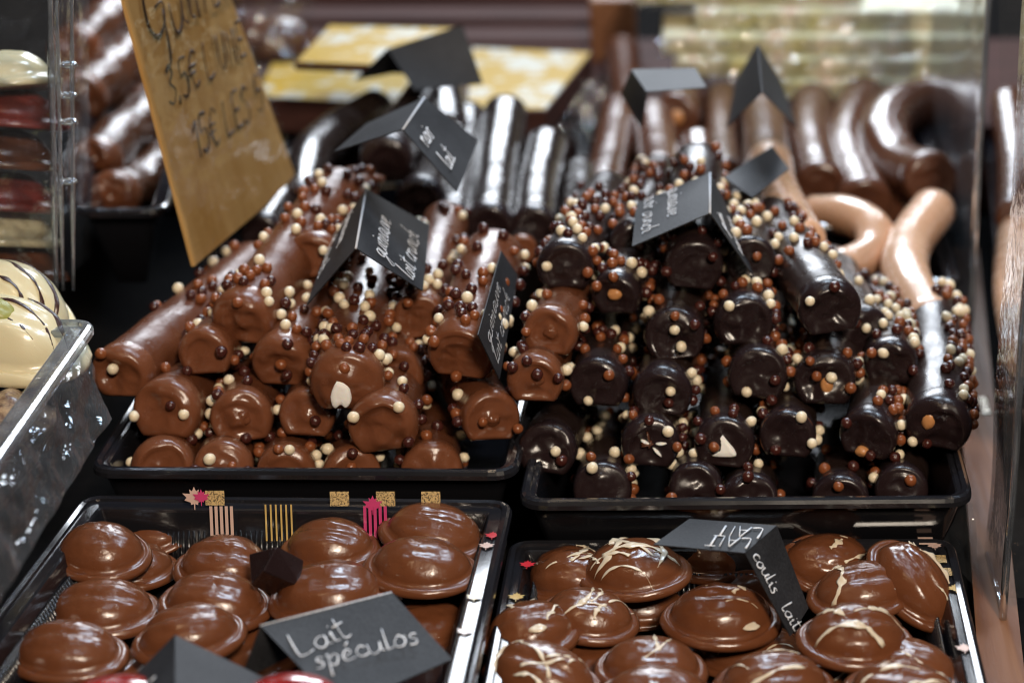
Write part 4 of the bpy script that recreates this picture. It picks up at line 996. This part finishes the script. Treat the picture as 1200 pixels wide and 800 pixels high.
# nougat bars
for i, (x0, x1, py, Y, hh) in enumerate(((745, 1010, -22, .50, .0150), (815, 1130, 12, .49, .0135), (775, 1135, 42, .48, .0125), (790, 1125, 68, .475, .0125), (915, 1118, 94, .47, .0130))):
    lab = ['topmost pistachio nougat bar at the top right', 'second pistachio nougat bar with pink almond spots', 'third pistachio nougat bar behind the tall black card', 'fourth pistachio nougat bar, longest glinting one', 'lowest pistachio nougat bar behind the smooth sticks'][i]
    a_, b_ = at_Y(x0, py, Y), at_Y(x1, py, Y); c = (a_ + b_) / 2
    root = thing('nougat_bar', (c[0], Y + .03, c[2] - hh), lab, 'nougat bar', 'stacked nougat bars')
    V, F = box_v((c[0], Y + .03, c[2] - hh / 2), ((b_[0] - a_[0]) / 2, .03, hh / 2)); o = mk('bar', V, F, M['nougat'], root, smooth=False); bevel(o, .003, 3)
    z1, z0 = c[2] + .002, c[2] - hh - .001
    crumple('wrapper', (a_[0] - .003, Y - .004, z0), (b_[0] + .003, Y - .004, z0), (b_[0] + .003, Y - .002, z1), (a_[0] - .003, Y - .002, z1), .006, M['cello'], None, None, i * 3.3, 60, 90, root)
# cellophane bags
Zb = .12
crumple('cellophane_bag', at_Y(610, 165, .42), at_Y(700, 160, .42), at_Y(712, 88, .50), at_Y(640, 100, .50), .010, M['cello'], 'glittering crumpled cellophane wrapper behind the black sticks', 'wrapper', 2.1, 60, 110)
crumple('cellophane_bag', at_Y(262, 78, .50), at_Y(360, 82, .50), at_Y(372, -20, .52), at_Y(262, -20, .52), .008, M['cello'], 'crumpled clear bag with brown sweets beside the price board top', 'bag', 5.1, 44, 60)
lump('brown_sweet', at_Y(318, 50, .54), np.eye(3), (.03, .02, .016), M['milk_back'], None, 3); tag(bpy.context.scene.objects['brown_sweet'], 'brown sweet inside the crumpled clear bag', 'chocolate')
crumple('cellophane_bag', at_Y(1020, 100, .54), at_Y(1120, 110, .54), at_Y(1128, -20, .62), at_Y(1030, -20, .62), .012, M['cello'], 'bright crumpled clear wrapper over the right ends of nougat bars', 'wrapper', 8.1, 44, 60)
# dark filler under back: low box added so that gaps read as shade
box_o = box('shade_filler', (-.02, .56, .03), (.33, .10, .028), M['shelf'], None); tag(box_o, 'added dark filler box for shade under the printed boxes', 'shade filler')

# ------------------------------------------------------------------ right hand clear panels
def panel(X, y0, y1, z0, z1, mat, label, th=.0015, ribs_=0, group='clear plastic dividers'):
    root = thing('clear_divider', (X, (y0 + y1) / 2, z0), label, 'divider', group)
    nu, nv = 24, 24; V = []
    for sg in (-1, 1):
        for i in range(nu + 1):
            for j in range(nv + 1):
                y, z = y0 + (y1 - y0) * i / nu, z0 + (z1 - z0) * j / nv
                V.append((X + sg * th / 2 + .0012 * fbm((X, y, z), 14), y, z))
    m = (nu + 1) * (nv + 1); F = []
    for sg in (0, 1):
        for i in range(nu):
            for j in range(nv): a_ = sg * m + i * (nv + 1) + j; F.append((a_, a_ + nv + 1, a_ + nv + 2, a_ + 1))
    mk('sheet', V, F, M[mat], root)
    for (yy, rr) in ((y0, .0016), (y0 + .004, .0009)):
        vv, ff = tube([(X + .0012 * fbm((X, yy, z), 14), yy, z) for z in np.linspace(z0, z1, 20)], rr, 8, up=(0, 1, 0)); mk('edge', vv, ff, M['clear_edge'], root)
    vv, ff = tube([(X, y, z0) for y in (y0, y1)], .0012, 8); mk('edge', vv, ff, M['clear_edge'], root)
    return root
panel(.137, .22, .44, .02, .30, 'acrylic', 'scuffed clear divider standing behind the wooden strip at right')
panel(.1225, -.022, .03, .006, .30, 'clear', 'tall clear divider edge nearest the right side of the picture')
wq = [at_Z(1148, 800, .006), at_Z(1202, 800, .006), at_Z(1146, 290, .006), at_Z(1112, 290, .006)]
ws = mk('wooden_strip', wq + [q - np.array([0, 0, .0055]) for q in wq], [(0, 1, 2, 3), (0, 4, 5, 1), (1, 5, 6, 2), (2, 6, 7, 3), (3, 7, 4, 0)], M['table'], smooth=False); tag(ws, kind='structure')
crumple('bin_front', at_Y(1178, 700, -.024), at_Y(1260, 700, -.024), at_Y(1260, -30, -.024), at_Y(1170, -30, -.024), .0008, M['cello'], 'crinkled clear bag front at the right edge of the picture', 'bag', 9.3, 50, 30)
# clear tray skirt hanging at the right of the dark tray
crumple('plastic_liner', at_Y(1102, 640, .0), at_Y(1150, 700, -.03), at_Y(1140, 590, .0), at_Y(1128, 585, .0), .0015, M['clear'], 'crinkled clear liner hanging from the right corner of the dark tray', 'liner', 3.3, 24, 80)
# ------------------------------------------------------------------ left clear tray with white shells
XR = -.245; y0, y1 = -.22, .036; zt_ = .113
ct = make_tray([(-.42, y0, 0), (XR, y0, 0), (XR, y1, 0), (-.42, y1, 0)], zt_, .045, 'clear plastic tray of white chocolate shells at the left edge', 'clear trays', rimw=.011, wall_in=.008, mat='clear', rimmat='clear_edge', rad=.010, name='clear_tray')
crumple('crinkled_sheet', (-.2300, y0, .089), (-.2306, -.009, .089), (XR + .002, y1 - .024, .112), (XR + .001, y0, .112), .0034, M['bright_clear'], None, None, 1.2, 44, 50, ct)
white_specs = [
 (12, 412, .098, .034, .0235, .024, -12, 10, 6, 'white', 3, 'large white chocolate shell with three dark stripes, nearest at left'),
 (14, 372, .105, .030, .0220, .024, -25, 12, 18, 'white', 3, 'white chocolate shell with dark stripes tilted behind the large one'),
]
for i, q in enumerate(white_specs):
    px, py, Z, a, b, h, rz, tx, ty, m_, nd, lab = q
    make_shell(px, py, Z, a, b, h, r_(rz), r_(tx), r_(ty), m_, lab, 'striped white chocolate shells', 400 + i, drizzle=nd, dmat='stripe_dark')
make_shell(-12, 366, .118, .013, .009, .006, r_(-15), r_(10), r_(8), 'green_choc', 'olive green chocolate wedge resting on white shell at left', None, 410)
lump('nut_rock', at_Z(12, 500, .080), np.eye(3), (.016, .016, .012), M['gravel_choc'], None, 9, .3); tag(scene.objects['nut_rock'], 'nut covered chocolate lump under the clear tray rim at left', 'chocolate')
# ------------------------------------------------------------------ left bag: stacked shells in a clear bin
stack = [(8, 105, 'white', 'cream shell on top of the bagged stack at upper left', .060), (14, 148, 'ruby', 'second shell of the bagged stack, reddish brown', .056), (8, 196, 'milk_shell', 'dark maroon brown shell in the middle of the bagged stack', .056), (8, 245, 'ruby', 'marbled red shell in the bagged stack above the white one', .062),
         (8, 285, 'white', 'striped white shell in the bagged stack above the clear tray', .066), (22, 325, 'milk_shell', 'brown shell at the foot of the bagged stack', .060)]
for i, (px, py, m_, lab, w) in enumerate(stack):
    c = at_Y(px, py, .13); 
    # placed by the column's own plane: all stand on one another at the same distance
    Zc = c[2]
    make_shell(px, py, Zc, .024, .020, .0165, r_(10 * i), r_(-20), r_(4 if i != 0 else -8), m_, lab, 'shells stacked in a clear bag', 420 + i, drizzle=2 if 'striped' in lab else 0, dmat='stripe_dark')
XB = -.262
rt = thing('clear_bin', (XB, .12, .08), 'tall clear plastic bin corner with moulded ridges at the upper left', 'bin')
crumple('front_sheet', at_Y(-30, 330, .095), at_Y(66, 330, .095), at_Y(56, -20, .095), at_Y(-30, -20, .095), .0016, M['cello'], None, None, 4.4, 60, 45, rt)
crumple('side_sheet', at_Y(70, 335, .100), at_Y(106, 300, .200), at_Y(104, -20, .200), at_Y(60, -20, .100), .0010, M['clear'], None, None, 6.4, 40, 45, rt)
for (px, tp, rr) in ((66, 58, .0014), (74, 66, .0009), (86, 84, .0009)):
    vv, ff = tube([at_Y(tp + (px - tp) * k / 12, -20 + k * 30, .098) for k in range(13)], rr, 8, lambda q: 1 + .25 * math.sin(q * 60), up=(0, 1, 0)); mk('moulded_edge', vv, ff, M['clear_edge'], rt)
for k, py in enumerate((76, 112, 143, 213)):
    lump('moulded_ridge', at_Y(80, py, .099), np.eye(3), (.0042, .002, .0016), M['clear_edge'], rt, k, .1, 8, 12)
# brass hinge on table strip
hp = at_Z(1153, 480, .004)
o = box('table_hinge', hp, (.0028, .010, .003), M['metal'], None, bev=.001); tag(o, 'small brass catch on the wooden strip at the right', 'hinge')

print('sticks', len(STICKS), 'sprinkles', len(BALLS), 'objects', len(scene.objects))
